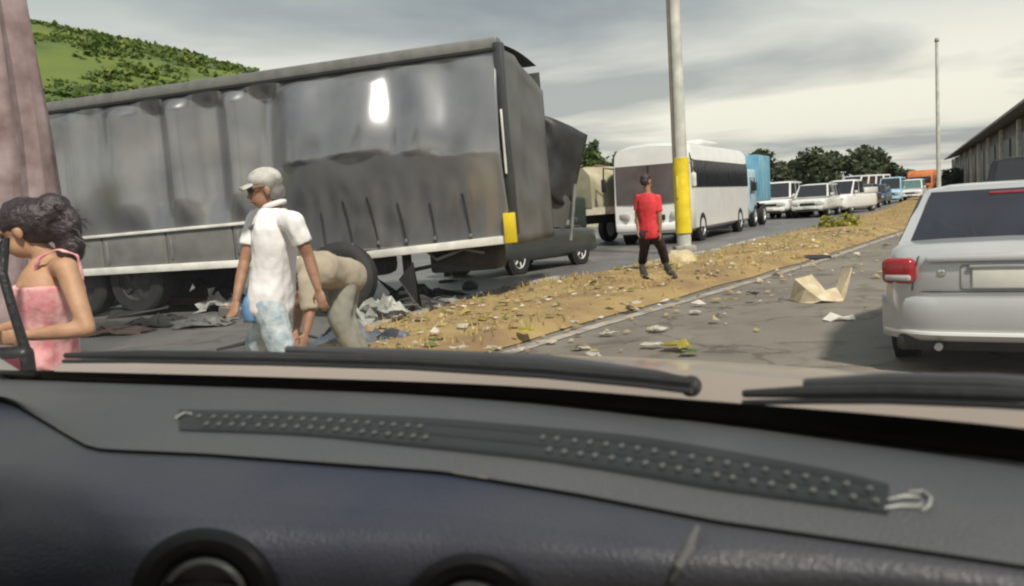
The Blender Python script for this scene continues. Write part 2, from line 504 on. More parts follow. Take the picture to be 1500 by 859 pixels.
def tree(px, ptop, Y, rx, label, seed, cols=HAZY_DG, group=None, n=1500, name='tree', base=0.0, flat=1.0, size=0.22):
    rn = random.Random(seed)
    top = at(px, ptop+(7 if name == 'tree' and px > 1000 else 0), Y)
    h = top.z-base
    t = empty(name, (top.x, Y, base))
    tag(t, label, 'tree', group)
    bm = bmesh.new()
    tr = max(.08, h*.022)
    tube(bm, [(0, 0, -0.2), (rn.uniform(-.1, .1), 0, h*.3), (rn.uniform(-.2, .2), .1, h*.75)], [tr*1.4, tr, tr*.5], 8)
    for k in range(4):
        an = rn.uniform(0, 6.28); z0 = h*rn.uniform(.3, .55)
        tube(bm, [(0, 0, z0), (math.cos(an)*rx*.35, math.sin(an)*rx*.35, z0+h*.15), (math.cos(an)*rx*.6, math.sin(an)*rx*.6, z0+h*.26)], [tr*.6, tr*.4, tr*.2], 6)
    ob('trunk', bm, bark, t)
    rz = h*.36*flat
    V, F, C = leaf_cloud((0, 0, h-rz*1.12), (rx, rx, rz), n, size*max(1, Y/60), cols, rn)
    tint_mesh('crown', V, F, C, LEAF, t)
    return t
tree(1195, 214, 62, 2.1, 'broad dark rounded tree behind the oncoming pickup', 1, group='trees along the far road', n=2600)
tree(1168, 226, 66, 1.5, 'smaller dark tree left of the broad rounded tree', 2, group='trees along the far road')
tree(1262, 208, 84, 2.6, 'tall grey-green tree above the white minibus', 3, group='trees along the far road', n=2200)
tree(1297, 230, 92, 2.2, 'lower dark tree right of the tall tree by the minibus', 4, group='trees along the far road')
tree(1118, 207, 60, 1.5, 'dark tree top rising behind the blue truck', 5, group='trees along the far road')
tree(1340, 250, 120, 3.2, 'bright green low tree behind the white traffic', 6, MG, group='trees along the far road')
tree(1312, 252, 118, 2.6, 'pale yellow green bush beside the distant lamp pole', 7, YG, group='trees along the far road')
tree(866, 204, 55, 1.2, 'dark green tree directly right of the torn trailer end', 8, MG, group='trees along the far road')
tree(900, 213, 58, 1.0, 'dark tree behind the brown-roofed house', 9, group='trees along the far road')
tree(1075, 222, 75, 1.6, 'dark tree behind the roof of the white bus', 10, group='trees along the far road')
tree(1395, 243, 90, 1.5, 'dark bushy tree at the end of the long shed', 12, group='trees along the far road')
rpx = [(48, 36, 3.4), (70, 52, 1.8), (130, 60, 1.6), (152, 63, 1.9), (172, 66, 2.0), (196, 70, 1.8), (246, 80, 1.5), (262, 82, 1.8), (288, 86, 1.7), (312, 92, 1.4), (338, 98, 1.6), (108, 58, 1.5)]
order = sorted(range(len(rpx)), key=lambda k: rpx[k][0])
for q, k in enumerate(order):
    px, py, rx = rpx[k]
    lab = ['large dark tree crowning the left end of the hilltop', 'small dark tree next to the large hilltop tree'][q] if q < 2 else '%s tree from the left along the green hill ridge' % ['third', 'fourth', 'fifth', 'sixth', 'seventh', 'eighth', 'ninth', 'tenth', 'eleventh', 'twelfth'][q-2]
    base = at(px, smooth_interp(ridge, px, 18), HY).z-1.0
    tree(px, py-4, HY-.5, rx, lab, 40+k, HAZY_DG, 'trees on the hill ridge', n=260, name='ridge_tree', base=base, size=.16)

# leaning pinkish trunk at the left edge (two stems)
tk = empty('roadside_tree', (at(60, 300, 6.4).x, 6.4, 0))
tag(tk, 'leaning pinkish-brown tree trunk with two stems behind the woman', 'tree')
def local(o, p): return Vector(p)-Vector(o.location)
def stem(pxs, Y, seed):
    bm = bmesh.new()
    rows = []
    for px, py, w in pxs:
        c = at(px, py, Y); r = w/FPX*Y/2
        row = []
        for k in range(20):
            a = 2*math.pi*k/20
            rr = r*(1+.10*math.sin(3*a+py*.01+seed)+.06*math.sin(7*a+seed))
            row.append(local(tk, c+Vector((math.cos(a)*rr, math.sin(a)*rr, 0))))
        rows.append(row)
    grid(bm, rows, close=True)
    return bm
ob('trunk', stem([(26, 620, 74), (20, 420, 62), (16, 300, 56), (8, 200, 50), (-4, 100, 46), (-18, 0, 42), (-60, -150, 34), (-90, -300, 26)], 6.5, 1), bark_p, tk)
ob('trunk', stem([(66, 620, 70), (66, 420, 54), (64, 300, 46), (52, 200, 44), (36, 100, 40), (18, 0, 36), (-6, -150, 30), (-10, -320, 20)], 6.35, 2.3), bark_p, tk)
rn = random.Random(77)
V, F, C = leaf_cloud((-1.6, 0.8, 4.9), (1.6, 1.6, 1.0), 1500, .12, MG, rn)
tint_mesh('crown', V, F, C, LEAF, tk)

# ------------------------------------------------------------------ lamp poles
def pole(base, h, r0, r1, label, name, yellow_band=None):
    t = empty(name, base); tag(t, label, 'lamp pole', 'lamp poles on the verge')
    bm = bmesh.new(); cyl(bm, (0, 0, -.2), (0, 0, h), r0, r1, 14)
    ob('shaft', bm, mat('pole_grey', (0.50, 0.50, 0.46), 0.45, scale=3, var=0.2), t)
    bm = bmesh.new(); box(bm, (0, 0, .02), (r0*2.9, r0*2.9, .22), bev=.03); ob('footing', bm, concrete, t)
    if yellow_band:
        z0, z1, rb = yellow_band
        bm = bmesh.new(); cyl(bm, (0, 0, z0), (0, 0, z1), rb, rb*.96, 18); ob('yellow_sleeve', bm, yellow, t)
        bm = bmesh.new(); box(bm, (-rb*.72, -rb*.82, (z0+z1)/2+.2), (.05, .03, .5), bev=.01); ob('service_hatch', bm, mat('hatch_yellow', (0.5, 0.42, 0.05), .5), t)
        bm = bmesh.new(); tube(bm, [(-rb*.9, -.05, z1-.1), (-r0*1.05, -.05, z1+.4), (-r1*1.15-.02, -.03, h-.4)], .028, 8); ob('conduit', bm, mat('conduit_brown', (0.16, 0.13, 0.10), .6), t)
    if not yellow_band:
        bm = bmesh.new(); ball(bm, (0, 0, h), (r1*1.5, r1*1.5, .14)); ob('finial', bm, steel_g, t); return t
    bm = bmesh.new(); tube(bm, [(0, 0, h-.1), (0, 0, h+.25), (fd.x*.0+rt.x*.5, rt.y*.5, h+.6), (rt.x*1.6, rt.y*1.6, h+.8)], [r1, r1, r1*.8, r1*.6], 10)
    ob('arm', bm, MATS['pole_grey'], t)
    bm = bmesh.new(); box(bm, (rt.x*1.9, rt.y*1.9, h+.8), (.7, .26, .14), Matrix.Rotation(-H+math.pi/2, 3, 'Z').to_3x3(), bev=.05); ob('lamp_head', bm, steel_g, t)
    return t
pb = gp(1003, 373)
pole((pb.x, pb.y, 0.08), 9.2, .165, .105, 'tall grey lamp pole with bright yellow base beside the red-shirted man', 'lamp_pole', (.42, 2.15, .19))
p2 = at(1375, 262, 44)
pole((p2.x, 44, 0.05), 8.4, .12, .075, 'thin distant lamp pole above the silver car', 'lamp_pole')

# ------------------------------------------------------------------ long shed on the right
A = Vector((at(1392, 250, 110).x, 110, 0)); B = Vector((at(1500, 200, 39).x, 39, 0))
sd = (B-A).normalized(); B2 = B+sd*14
Ls = (B2-A).length
shed = empty('long_shed', A, math.atan2(sd.y, sd.x))
tag(shed, 'long low shed with grey-green wall and white posts on the right', 'shed')
shed_wall = mat('shed_wall', (0.075, 0.098, 0.102), 0.6, scale=.6, var=.2)
shed_roof = mat('shed_roof', (0.20, 0.20, 0.20), 0.6, scale=.8, var=.2)
bm = bmesh.new(); box(bm, (Ls/2, 5.2, 2.1), (Ls, 9.6, 4.2)); ob('wall', bm, shed_wall, shed)
bm = bmesh.new()
solid_poly(bm, [(-.5, -.7, 4.18), (Ls+.5, -.7, 4.18), (Ls+.5, 5.2, 5.6), (-.5, 5.2, 5.6)], (0, 0, .12))
solid_poly(bm, [(-.5, 11.1, 4.18), (Ls+.5, 11.1, 4.18), (Ls+.5, 5.205, 5.6), (-.5, 5.205, 5.6)], (0, 0, .12))
ob('roof', bm, shed_roof, shed)
bm = bmesh.new(); box(bm, (0, 0, 2.1), (.26, .2, 4.2), bev=.03)
pme = bpy.data.meshes.new('post'); bm.to_mesh(pme); bm.free(); pme.materials.append(rail_w)
bm = bmesh.new(); box(bm, (0, 0, 2.0), (3.5, .12, 3.0))
wme = bpy.data.meshes.new('panel'); bm.to_mesh(wme); bm.free(); wme.materials.append(mat('shed_panel', (0.085, 0.112, 0.118), .5))
n = int(Ls/4.6)
for k in range(n+1):
    if k % 2 == 0: shared('post', pme, shed, (k*4.6+.3, .26, 0))
    if k < n: shared('panel', wme, shed, (k*4.6+2.6, .36, 0))

# brown-roofed house between trees, left of the bus
hs = empty('house', (at(886, 250, 52).x, 52, 0), R_(-20)); tag(hs, 'small cream house with reddish-brown roof behind the olive truck', 'house')
bm = bmesh.new(); box(bm, (0, 0, 1.3), (3.4, 4, 2.6)); ob('wall', bm, mat('house_wall', (.5, .45, .36), .8), hs)
bm = bmesh.new()
for s in (-1, 1):
    solid_poly(bm, [(s*2.0, -2.3, 2.35), (s*2.0, 2.3, 2.35), (s*.002, 2.3, 3.5), (s*.002, -2.3, 3.5)], (0, 0, .1))
ob('roof', bm, mat('brown_tiles', (.20, .10, .07), .8, scale=3, bump=.5), hs)
bm = bmesh.new(); box(bm, (-.8, -2.01, 1.5), (.8, .06, .8)); w_ = ob('window', bm, glass_d, hs)
bm = bmesh.new(); box(bm, (.8, -2.01, 1.02), (.8, .06, 2.0)); ob('door', bm, bark, hs)
# ================================================================== VEHICLES
def hull(bm, st, nseg=1):
    """st: (y, halfwidth, zbottom, ztop) stations -> a rounded closed body"""
    rows = []
    for y, w, zb, zt in st:
        d = zt-zb
        half = [(0, zb), (.72*w, zb), (.93*w, zb+.05), (.985*w, zb+.14*d+.03), (w, zb+.40*d), (.995*w, zb+.62*d), (.965*w, zb+.86*d), (.93*w, zb+.95*d), (.85*w, zt), (.5*w, zt+.012), (0, zt+.018)]
        pts = [Vector((x, y, z)) for x, z in half]+[Vector((-x, y, z)) for x, z in half[-2:0:-1]]
        rows.append(pts)
    vs = grid(bm, rows, close=True)
    bm.faces.new(vs[0][::-1]); bm.faces.new(vs[-1])
def dense(pts, n):
    xs = [p[0] for p in pts]; out = []
    for i in range(n):
        y = xs[0]+(xs[-1]-xs[0])*i/(n-1)
        out.append((y,)+tuple(interp([(p[0], p[k]) for p in pts], y) for k in range(1, len(pts[0]))))
    return out
def wheel_meshes(r, w, key, rimm):
    if key in WM: return WM[key]
    bm = bmesh.new()
    lathe(bm, [(-w/2, r*.62), (-w/2, r*.92), (-w*.38, r), (w*.38, r), (w/2, r*.92), (w/2, r*.62), (-w/2, r*.62)], 28)
    t = bpy.data.meshes.new('wheel'); bmesh.ops.recalc_face_normals(bm, faces=bm.faces); bm.to_mesh(t); bm.free()
    t.materials.append(rubber); t.shade_smooth(); t.set_sharp_from_angle(angle=R_(35))
    bm = bmesh.new()
    lathe(bm, [(-w*.3, 0.001), (-w*.3, r*.6), (w*.44, r*.63), (w*.47, r*.58), (w*.30, r*.52), (w*.27, r*.40), (w*.36, r*.24), (w*.40, r*.12), (w*.40, .001)], 24)
    for k in range(5):
        a = 2*math.pi*k/5
        box(bm, (w*.34, math.cos(a)*r*.38, math.sin(a)*r*.38), (w*.16, r*.30, r*.13), Matrix.Rotation(a, 3, 'X'))
    q = bpy.data.meshes.new('rim'); bmesh.ops.recalc_face_normals(bm, faces=bm.faces); bm.to_mesh(q); bm.free()
    q.materials.append(rimm); q.shade_smooth(); q.set_sharp_from_angle(angle=R_(35))
    WM[key] = (t, q)
    return WM[key]
WM = {}
def add_wheels(t, xs, ys, r, w, key, rimm=rim_m, arch=True, steer=0.0):
    tm, rm = wheel_meshes(r, w, key, rimm)
    for s in (-1, 1):
        for y in ys:
            if arch:
                bm = bmesh.new(); cyl(bm, (s*(xs+w*.30), y, r*1.04), (s*(xs+w*.49), y, r*1.04), r*1.16, n=28); ob('wheel_arch', bm, black_pl, t)
            wh = shared('wheel', tm, t, (s*(xs+w*.08), y, r), (0, 0, 0 if s > 0 else math.pi))
            shared('rim', rm, wh)
def panel4(bm, q, t=0.012):                # a slightly proud slab on a four-cornered face
    q = [Vector(p) for p in q]
    n = (q[1]-q[0]).cross(q[3]-q[0]).normalized()
    n4 = 6
    outer = []
    rows = []
    for i in range(n4+1):
        rows.append([q[0].lerp(q[1], k/n4).lerp(q[3].lerp(q[2], k/n4), i/n4)+n*t for k in range(n4+1)])
    grid(bm, rows)
    a = [bm.verts.new(p-n*.02) for p in q]; b = [bm.verts.new(p+n*t) for p in q]
    for i in range(4): bm.faces.new((a[i], a[(i+1) % 4], b[(i+1) % 4], b[i]))
    bmesh.ops.remove_doubles(bm, verts=bm.verts, dist=1e-4)
def inset(q, a, b, c, d):                  # shrink a quad: left, right, bottom, top fractions
    q = [Vector(p) for p in q]
    f = lambda u, v: q[0].lerp(q[1], u).lerp(q[3].lerp(q[2], u), v)
    return [f(a, c), f(1-b, c), f(1-b, 1-d), f(a, 1-d)]
def cabin(t, y0, y1, yr0, yr1, zb, zt, wb, wt, paint, glass, side_split=(0.5,), front_in=.07, crown=.03):
    """y0 rear base, y1 front base, yr0/yr1 roof rear/front"""
    bm = bmesh.new()
    rows = []
    prof = []
    for i in range(5): f = i/4; prof.append((y0+(yr0-y0)*f, zb+(zt-zb)*f))
    for i in range(1, 8): f = i/8; prof.append((yr0+(yr1-yr0)*f, zt+crown*math.sin(f*math.pi)))
    for i in range(5): f = i/4; prof.append((yr1+(y1-yr1)*f, zt+(zb-zt)*f))
    for y, z in prof:
        f = min(1, (z-zb)/(zt-zb)); w = wb+(wt-wb)*f
        zb_ = zb-.04
        row = [Vector((-wb, y, zb_))] if False else []
        for k in range(9):
            u = -1+2*k/8
            row.append(Vector((u*w, y, z-(.035*abs(u)**6)*(1 if f > .6 else 0))))
        rows.append(row)
    vs = grid(bm, rows)
    base_l = [r[0] for r in vs]; base_r = [r[-1] for r in vs]
    bm.faces.new(base_l); bm.faces.new(base_r[::-1])
    bm.faces.new([vs[0][k] for k in range(9)]+[vs[-1][k] for k in range(8, -1, -1)])
    ob('cabin', bm, paint, t, angle=50)
    rq = [(-wb, y0, zb), (wb, y0, zb), (wt, yr0, zt), (-wt, yr0, zt)]
    bm = bmesh.new(); panel4(bm, inset(rq, .055, .055, .05, .08)); ob('rear_window', bm, glass, t)
    fq = [(wb, y1, zb), (-wb, y1, zb), (-wt, yr1, zt), (wt, yr1, zt)]
    bm = bmesh.new(); panel4(bm, inset(fq, .05, .05, .04, .08)); ob('windscreen', bm, glass, t)
    for s in (-1, 1):
        sq = [(s*wb, y0, zb), (s*wb, y1, zb), (s*wt, yr1, zt), (s*wt, yr0, zt)]
        if s < 0: sq = [sq[1], sq[0], sq[3], sq[2]]
        cuts = [0]+(list(side_split) if s > 0 else [1-c for c in reversed(side_split)])+[1]
        for a, b in zip(cuts, cuts[1:]):
            bm = bmesh.new(); panel4(bm, inset(sq, a+.03, 1-b+.03, .05, .12)); ob('side_window', bm, glass, t)
def place(t, p, heading): t.location = (p.x, p.y, p.z); t.rotation_euler = (0, 0, -heading)

def make_car(name, label, cat, p, heading, paint, L=4.3, W=1.7, Hh=1.45, belt=.92, kind='hatch', group=None, glass=None, rimm=rim_m, key='car', r=.31, detail=True):
    t = empty(name); place(t, p, heading); tag(t, label, cat, group)
    glass = glass or glass_d
    w = W/2; y0, y1 = -L/2, L/2
    gz = .22 if kind != 'suv' else .32
    hood = belt-.08
    if kind == 'sedan': tops = [(y0, belt-.10), (y0+.10, belt+.02), (y0+.75, belt+.04), (0, belt), (y1-1.15, hood+.02), (y1-.25, hood-.06), (y1, hood-.14)]
    elif kind == 'pickup': tops = [(y0, belt), (y0+.1, belt), (y0+.5, belt), (0, belt), (y1-1.1, belt), (y1-.15, belt-.03), (y1, belt-.12)]
    elif kind == 'van': tops = [(y0, belt), (0, belt), (y1-.6, belt), (y1-.2, belt-.08), (y1, belt-.22)]
    else: tops = [(y0, belt-.12), (y0+.08, belt), (0, belt), (y1-1.0, hood+.02), (y1-.2, hood-.03), (y1, hood-.13)]
    st = []
    for i in range(26):
        f = i/25; y = y0+L*f
        e = min(f, 1-f)*L
        wd = w*(1-.16*max(0, 1-e/.35)**2)
        st.append((y, wd, gz+.10*max(0, 1-e/.3), interp(tops, y)))
    bm = bmesh.new(); hull(bm, st); ob('body', bm, paint, t, angle=50)
    wb, wt = w*.93, w*.74
    ztop = Hh
    if kind == 'sedan': cabin(t, y0+.62, y1-1.15, y0+1.22, y1-1.95, belt-.02, ztop, wb, wt, paint, glass)
    elif kind == 'suv': cabin(t, y0+.06, y1-1.0, y0+.32, y1-1.6, belt-.02, ztop, wb, w*.80, paint, glass, (.3, .63))
    elif kind == 'pickup': cabin(t, -.55, y1-1.05, -.35, y1-1.7, belt-.02, ztop, wb, w*.78, paint, glass, (.5,))
    elif kind == 'van': cabin(t, y0+.03, y1-.35, y0+.12, y1-1.0, belt-.02, ztop, wb, w*.85, paint, glass, (.25, .5, .75))
    else: cabin(t, y0+.08, y1-1.0, y0+.55, y1-1.75, belt-.02, ztop, wb, wt, paint, glass)
    if kind == 'pickup':
        bm = bmesh.new()
        for s in (-1, 1): box(bm, (s*(w-.06), y0+.95, belt+.14), (.08, 1.75, .30), bev=.02)
        box(bm, (0, y0+.06, belt+.14), (W-.2, .07, .30), bev=.02); ob('cargo_bed', bm, paint, t)
    add_wheels(t, w-.14, (y0+.80, y1-.85), r, .20, key, rimm)
    if detail:
        zf = interp(tops, y1)-.11
        for s in (-1, 1):
            bm = bmesh.new(); box(bm, (s*w*.66, y1-.045, zf-.01), (w*.42, .16, .15), Matrix.Rotation(-s*.25, 3, 'Z'), bev=.04); ob('headlight', bm, clear_lens, t)
            bm = bmesh.new(); box(bm, (s*w*.78, y0+.04, belt-.20), (w*.26, .13, .24), Matrix.Rotation(s*.25, 3, 'Z'), bev=.03); ob('taillight', bm, red_lens, t)
        bm = bmesh.new(); box(bm, (0, y1-.02, zf-.02), (w*.80, .10, .13), bev=.02); ob('grille', bm, black_pl, t)
        bm = bmesh.new(); box(bm, (0, y1-.03, gz+.16), (W*.84, .16, .20), bev=.06); ob('bumper', bm, paint if kind != 'pickup' else chrome, t)
        bm = bmesh.new(); box(bm, (0, y1+.03, gz+.08), (W*.6, .06, .07), bev=.02); ob('air_intake', bm, black_pl, t)
        bm = bmesh.new(); box(bm, (0, y1+.058, gz+.19), (.36, .02, .11), bev=.006); ob('number_plate', bm, plate_m, t)
        for s in (-1, 1):
            bm = bmesh.new(); box(bm, (s*(w+.06), y1-1.25, belt+.10), (.16, .09, .13), bev=.035); ob('wing_mirror', bm, paint, t)
    return t

# ---- silver saloon ahead on the right
sp = gp(1290, 546)
SH = R_(31)
f3 = Vector((math.sin(SH), math.cos(SH), 0)); r3 = Vector((math.cos(SH), -math.sin(SH), 0))
sc = sp + r3*.86*.90 + f3*2.15*.90
car = empty('silver_car'); place(car, sc, SH); car.scale = (.90, .90, .865)
tag(car, 'silver saloon car seen from behind with dark rear window and red tail lamp', 'car')
W, L = 1.72, 4.3; w = W/2; y0, y1 = -L/2, L/2
tops = [(y0, .93), (y0+.05, .985), (y0+.12, 1.0), (y0+.75, 1.02), (0, .96), (y1-1.15, .92), (y1-.25, .78), (y1, .60)]
st = []
for i in range(44):
    f = i/43; y = y0+L*f; e = min(f, 1-f)*L
    wd = w*(1-.115*max(0, 1-e/.42)**2.2)
    st.append((y, wd, .24+.16*max(0, 1-e/.3), interp(tops, y)))
bm = bmesh.new(); hull(bm, st); ob('body', bm, silver, car, angle=60)
cabin(car, y0+.52, y1-1.15, y0+1.12, y1-1.95, .985, 1.43, w*.905, w*.74, silver, glass_g, (.22, .58), crown=.035)
add_wheels(car, w-.13, (y0+.82, y1-.85), .305, .20, 'sedan')
bm = bmesh.new()
rows = []
for k in range(25):                        # the wrap-round bumper
    u = -1+2*k/24
    x = u*w*1.005
    yb = y0-.075+.30*abs(u)**5
    rows.append([Vector((x, yb+dy, z)) for dy, z in ((.10, .61), (.02, .615), (-.015, .60), (-.03, .55), (-.03, .44), (-.015, .33), (.02, .275), (.12, .26))])
grid(bm, rows); ob('rear_bumper', bm, silver, car, angle=50)
bm = bmesh.new()
rows = []
for k in range(25):
    u = -1+2*k/24; x = u*w*.985; yb = y0-.108+.30*abs(u)**5
    rows.append([Vector((x, yb+.02, .352)), Vector((x, yb-.010, .348)), Vector((x, yb-.012, .328)), Vector((x, yb+.02, .320))])
grid(bm, rows); ob('bumper_trim', bm, white_p, car, angle=50)
bm = bmesh.new(); box(bm, (0, y0+.14, .25), (W*.86, .3, .12), bev=.03); ob('underbody', bm, black_pl, car)
for s in (-1, 1):
    lx = s*w*.835
    rot = Matrix.Rotation(s*.36, 3, 'Z')
    bm = bmesh.new(); box(bm, (lx, y0+.035, .815), (.25, .12, .205), rot, bev=.05, seg=3); tl = ob('tail_lamp', bm, red_lens, car)
    bm = bmesh.new(); box(bm, (lx-s*.006, y0+.026, .765), (.20, .12, .055), rot, bev=.02); ob('reversing_lens', bm, clear_lens, tl)
bm = bmesh.new(); box(bm, (0, y0-.022, .905), (1.06, .05, .045), bev=.015); ob('boot_trim', bm, silver, car)
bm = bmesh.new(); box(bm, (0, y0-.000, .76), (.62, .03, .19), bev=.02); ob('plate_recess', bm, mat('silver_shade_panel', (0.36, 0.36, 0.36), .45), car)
bm = bmesh.new(); box(bm, (0, y0-.022, .755), (.46, .02, .15), bev=.008); ob('number_plate', bm, plate_m, car)
bm = bmesh.new(); box(bm, (-.43, y0-.004, .80), (.055, .02, .055), bev=.012); ob('emblem', bm, chrome, car)
bm = bmesh.new(); tube(bm, [(-.63, y0-.004, .66), (-.615, y0-.012, .80), (-.58, y0-.004, .93)], .004, 6); ob('boot_seam', bm, black_pl, car)
bm = bmesh.new(); tube(bm, [(-.74, y0+.02, .655), (-.4, y0-.012, .650), (.4, y0-.012, .650), (.74, y0+.02, .655)], .005, 6); ob('boot_gap', bm, black_pl, car)
bm = bmesh.new(); box(bm, (.42, y0-.006, .86), (.22, .012, .028), bev=.004); ob('model_badge', bm, chrome, car)
bm = bmesh.new(); box(bm, (0, y0-.03, .845), (.5, .03, .03), bev=.01); ob('plate_light_bar', bm, chrome, car)
bm = bmesh.new(); box(bm, (0, y0+1.02, 1.365), (.30, .03, .035), Matrix.Rotation(.6, 3, 'X'), bev=.01); ob('brake_light', bm, red_lens, car)
bm = bmesh.new(); tube(bm, [(-.60, y0+.50, 1.005), (-.2, y0+.47, 1.012), (.2, y0+.47, 1.012), (.60, y0+.50, 1.005)], .006, 6); ob('window_seal', bm, black_pl, car)
bm = bmesh.new(); cyl(bm, (-.45, y0-.10, .235), (-.45, y0+.3, .245), .028); ob('exhaust_pipe', bm, steel_g, car)

# ---- black van in front of it
bp = at(1488, 262, 13.5)
make_car('black_van', 'black van roof seen beyond the silver saloon', 'van', Vector((bp.x+.6, 13.5, 0)), R_(33), black_p, L=4.6, W=1.8, Hh=1.58, belt=1.0, kind='suv', key='van')

# ---- dark hatchback beyond the trailer end
w1 = gp(763, 403)
DH = R_(36)
fD = Vector((math.sin(DH), math.cos(DH), 0)); rD = Vector((math.cos(DH), -math.sin(DH), 0))
dc = w1 + fD*1.2 - rD*.80
make_car('dark_hatchback', 'dark grey hatchback with pale wheels stuck behind the torn trailer end', 'car', dc, DH, dark_p, L=4.0, W=1.66, Hh=1.46, belt=.88, kind='hatch', rimm=white_rim, key='whitehub', r=.32, glass=mat('smoky_glass', (0.16, 0.17, 0.17), .12))

# ---- oncoming traffic on the far road
OH = R_(31)+math.pi
def front_at(px, py, heading, L):          # front bumper centre on the ground at this spot
    p = gp(px, py); return p - Vector((math.sin(heading), math.cos(heading), 0))*L/2
G = 'oncoming vehicles queued on the far road'
make_car('white_suv', 'white van-like car directly right of the blue truck', 'car', front_at(1128, 322, OH, 4.4), OH, white_p, L=4.4, W=1.75, Hh=1.85, belt=1.05, kind='suv', group=G, key='suv', r=.34)
make_car('green_car', 'pale green small car between the two oncoming white cars', 'car', front_at(1153, 319, OH, 3.8), OH, green_p, L=3.8, W=1.5, Hh=1.42, kind='hatch', group=G)
make_car('silver_suv', 'pale silver car with dark grille left of the white pickup', 'car', front_at(1183, 320, OH, 4.4), OH, mat('pale_silver', (.62, .62, .58), .3, coat=.4), L=4.4, W=1.72, Hh=1.62, belt=1.0, kind='suv', group=G, key='suv', r=.34)
pk = make_car('white_pickup', 'white pickup truck with dark side windows in the queue', 'pickup', front_at(1214, 315, OH+R_(14), 4.4), OH+R_(14), white_p, L=4.4, W=1.75, Hh=1.75, belt=1.02, kind='pickup', group=G, key='suv', r=.34)
make_car('white_minibus', 'long white minibus with dark window band behind the pickup', 'minibus', Vector((at(1268, 285, 80).x, 80, 0)), OH+R_(22), white_p, L=6.0, W=2.0, Hh=2.45, belt=1.35, kind='van', group=G, key='suv', r=.34)
make_car('navy_car', 'small navy blue car in front of the white minibus', 'car', front_at(1279, 302, OH, 3.9), OH, navy_p, L=3.9, W=1.6, Hh=1.45, kind='hatch', group=G)
make_car('light_blue_van', 'light blue van between navy car and white car', 'van', front_at(1303, 298, OH, 4.2), OH, lblue_p, L=4.2, W=1.7, Hh=1.95, belt=1.05, kind='van', group=G)
make_car('white_car', 'white car with teal windscreen farthest right in the queue', 'car', front_at(1333, 296, OH, 4.3), OH, white_p, L=4.3, W=1.72, Hh=1.7, belt=1.0, kind='suv', group=G, glass=mat('teal_glass', (.10, .17, .16), .12))

for (px, py, nm, lb, pm, kd, hh) in ((1256, 308, 'grey_car', 'dark grey car just right of the white pickup', dark_p, 'hatch', 1.5), (1297, 291, 'white_van', 'white van behind the navy blue car', white_p, 'van', 2.1),
        (1322, 288, 'silver_car', 'silver car behind the light blue van', MATS['pale_silver'], 'hatch', 1.5), (1345, 284, 'cream_car', 'cream car behind the white car with teal windscreen', green_p, 'suv', 1.7), (1206, 304, 'brown_car', 'brown car between the pale silver car and the pickup', mat('brown_paint', (.14, .09, .06), .4), 'suv', 1.7)):
    make_car(nm, lb, 'car' if kd != 'van' else 'van', front_at(px, py, OH, 4.2), OH, pm, L=4.2, W=1.7, Hh=hh, belt=1.0, kind=kd, group=G)
make_car('white_hatchback', 'small white hatchback just behind the pale green car', 'car', front_at(1174, 307, OH, 3.9), OH, white_p, L=3.9, W=1.6, Hh=1.5, kind='hatch', group=G)
make_car('red_car', 'dull red car in front of the orange lorry', 'car', front_at(1357, 288, OH, 4.0), OH, mat('dull_red', (.35, .06, .04), .4), L=4.0, W=1.65, Hh=1.5, kind='hatch', group=G)
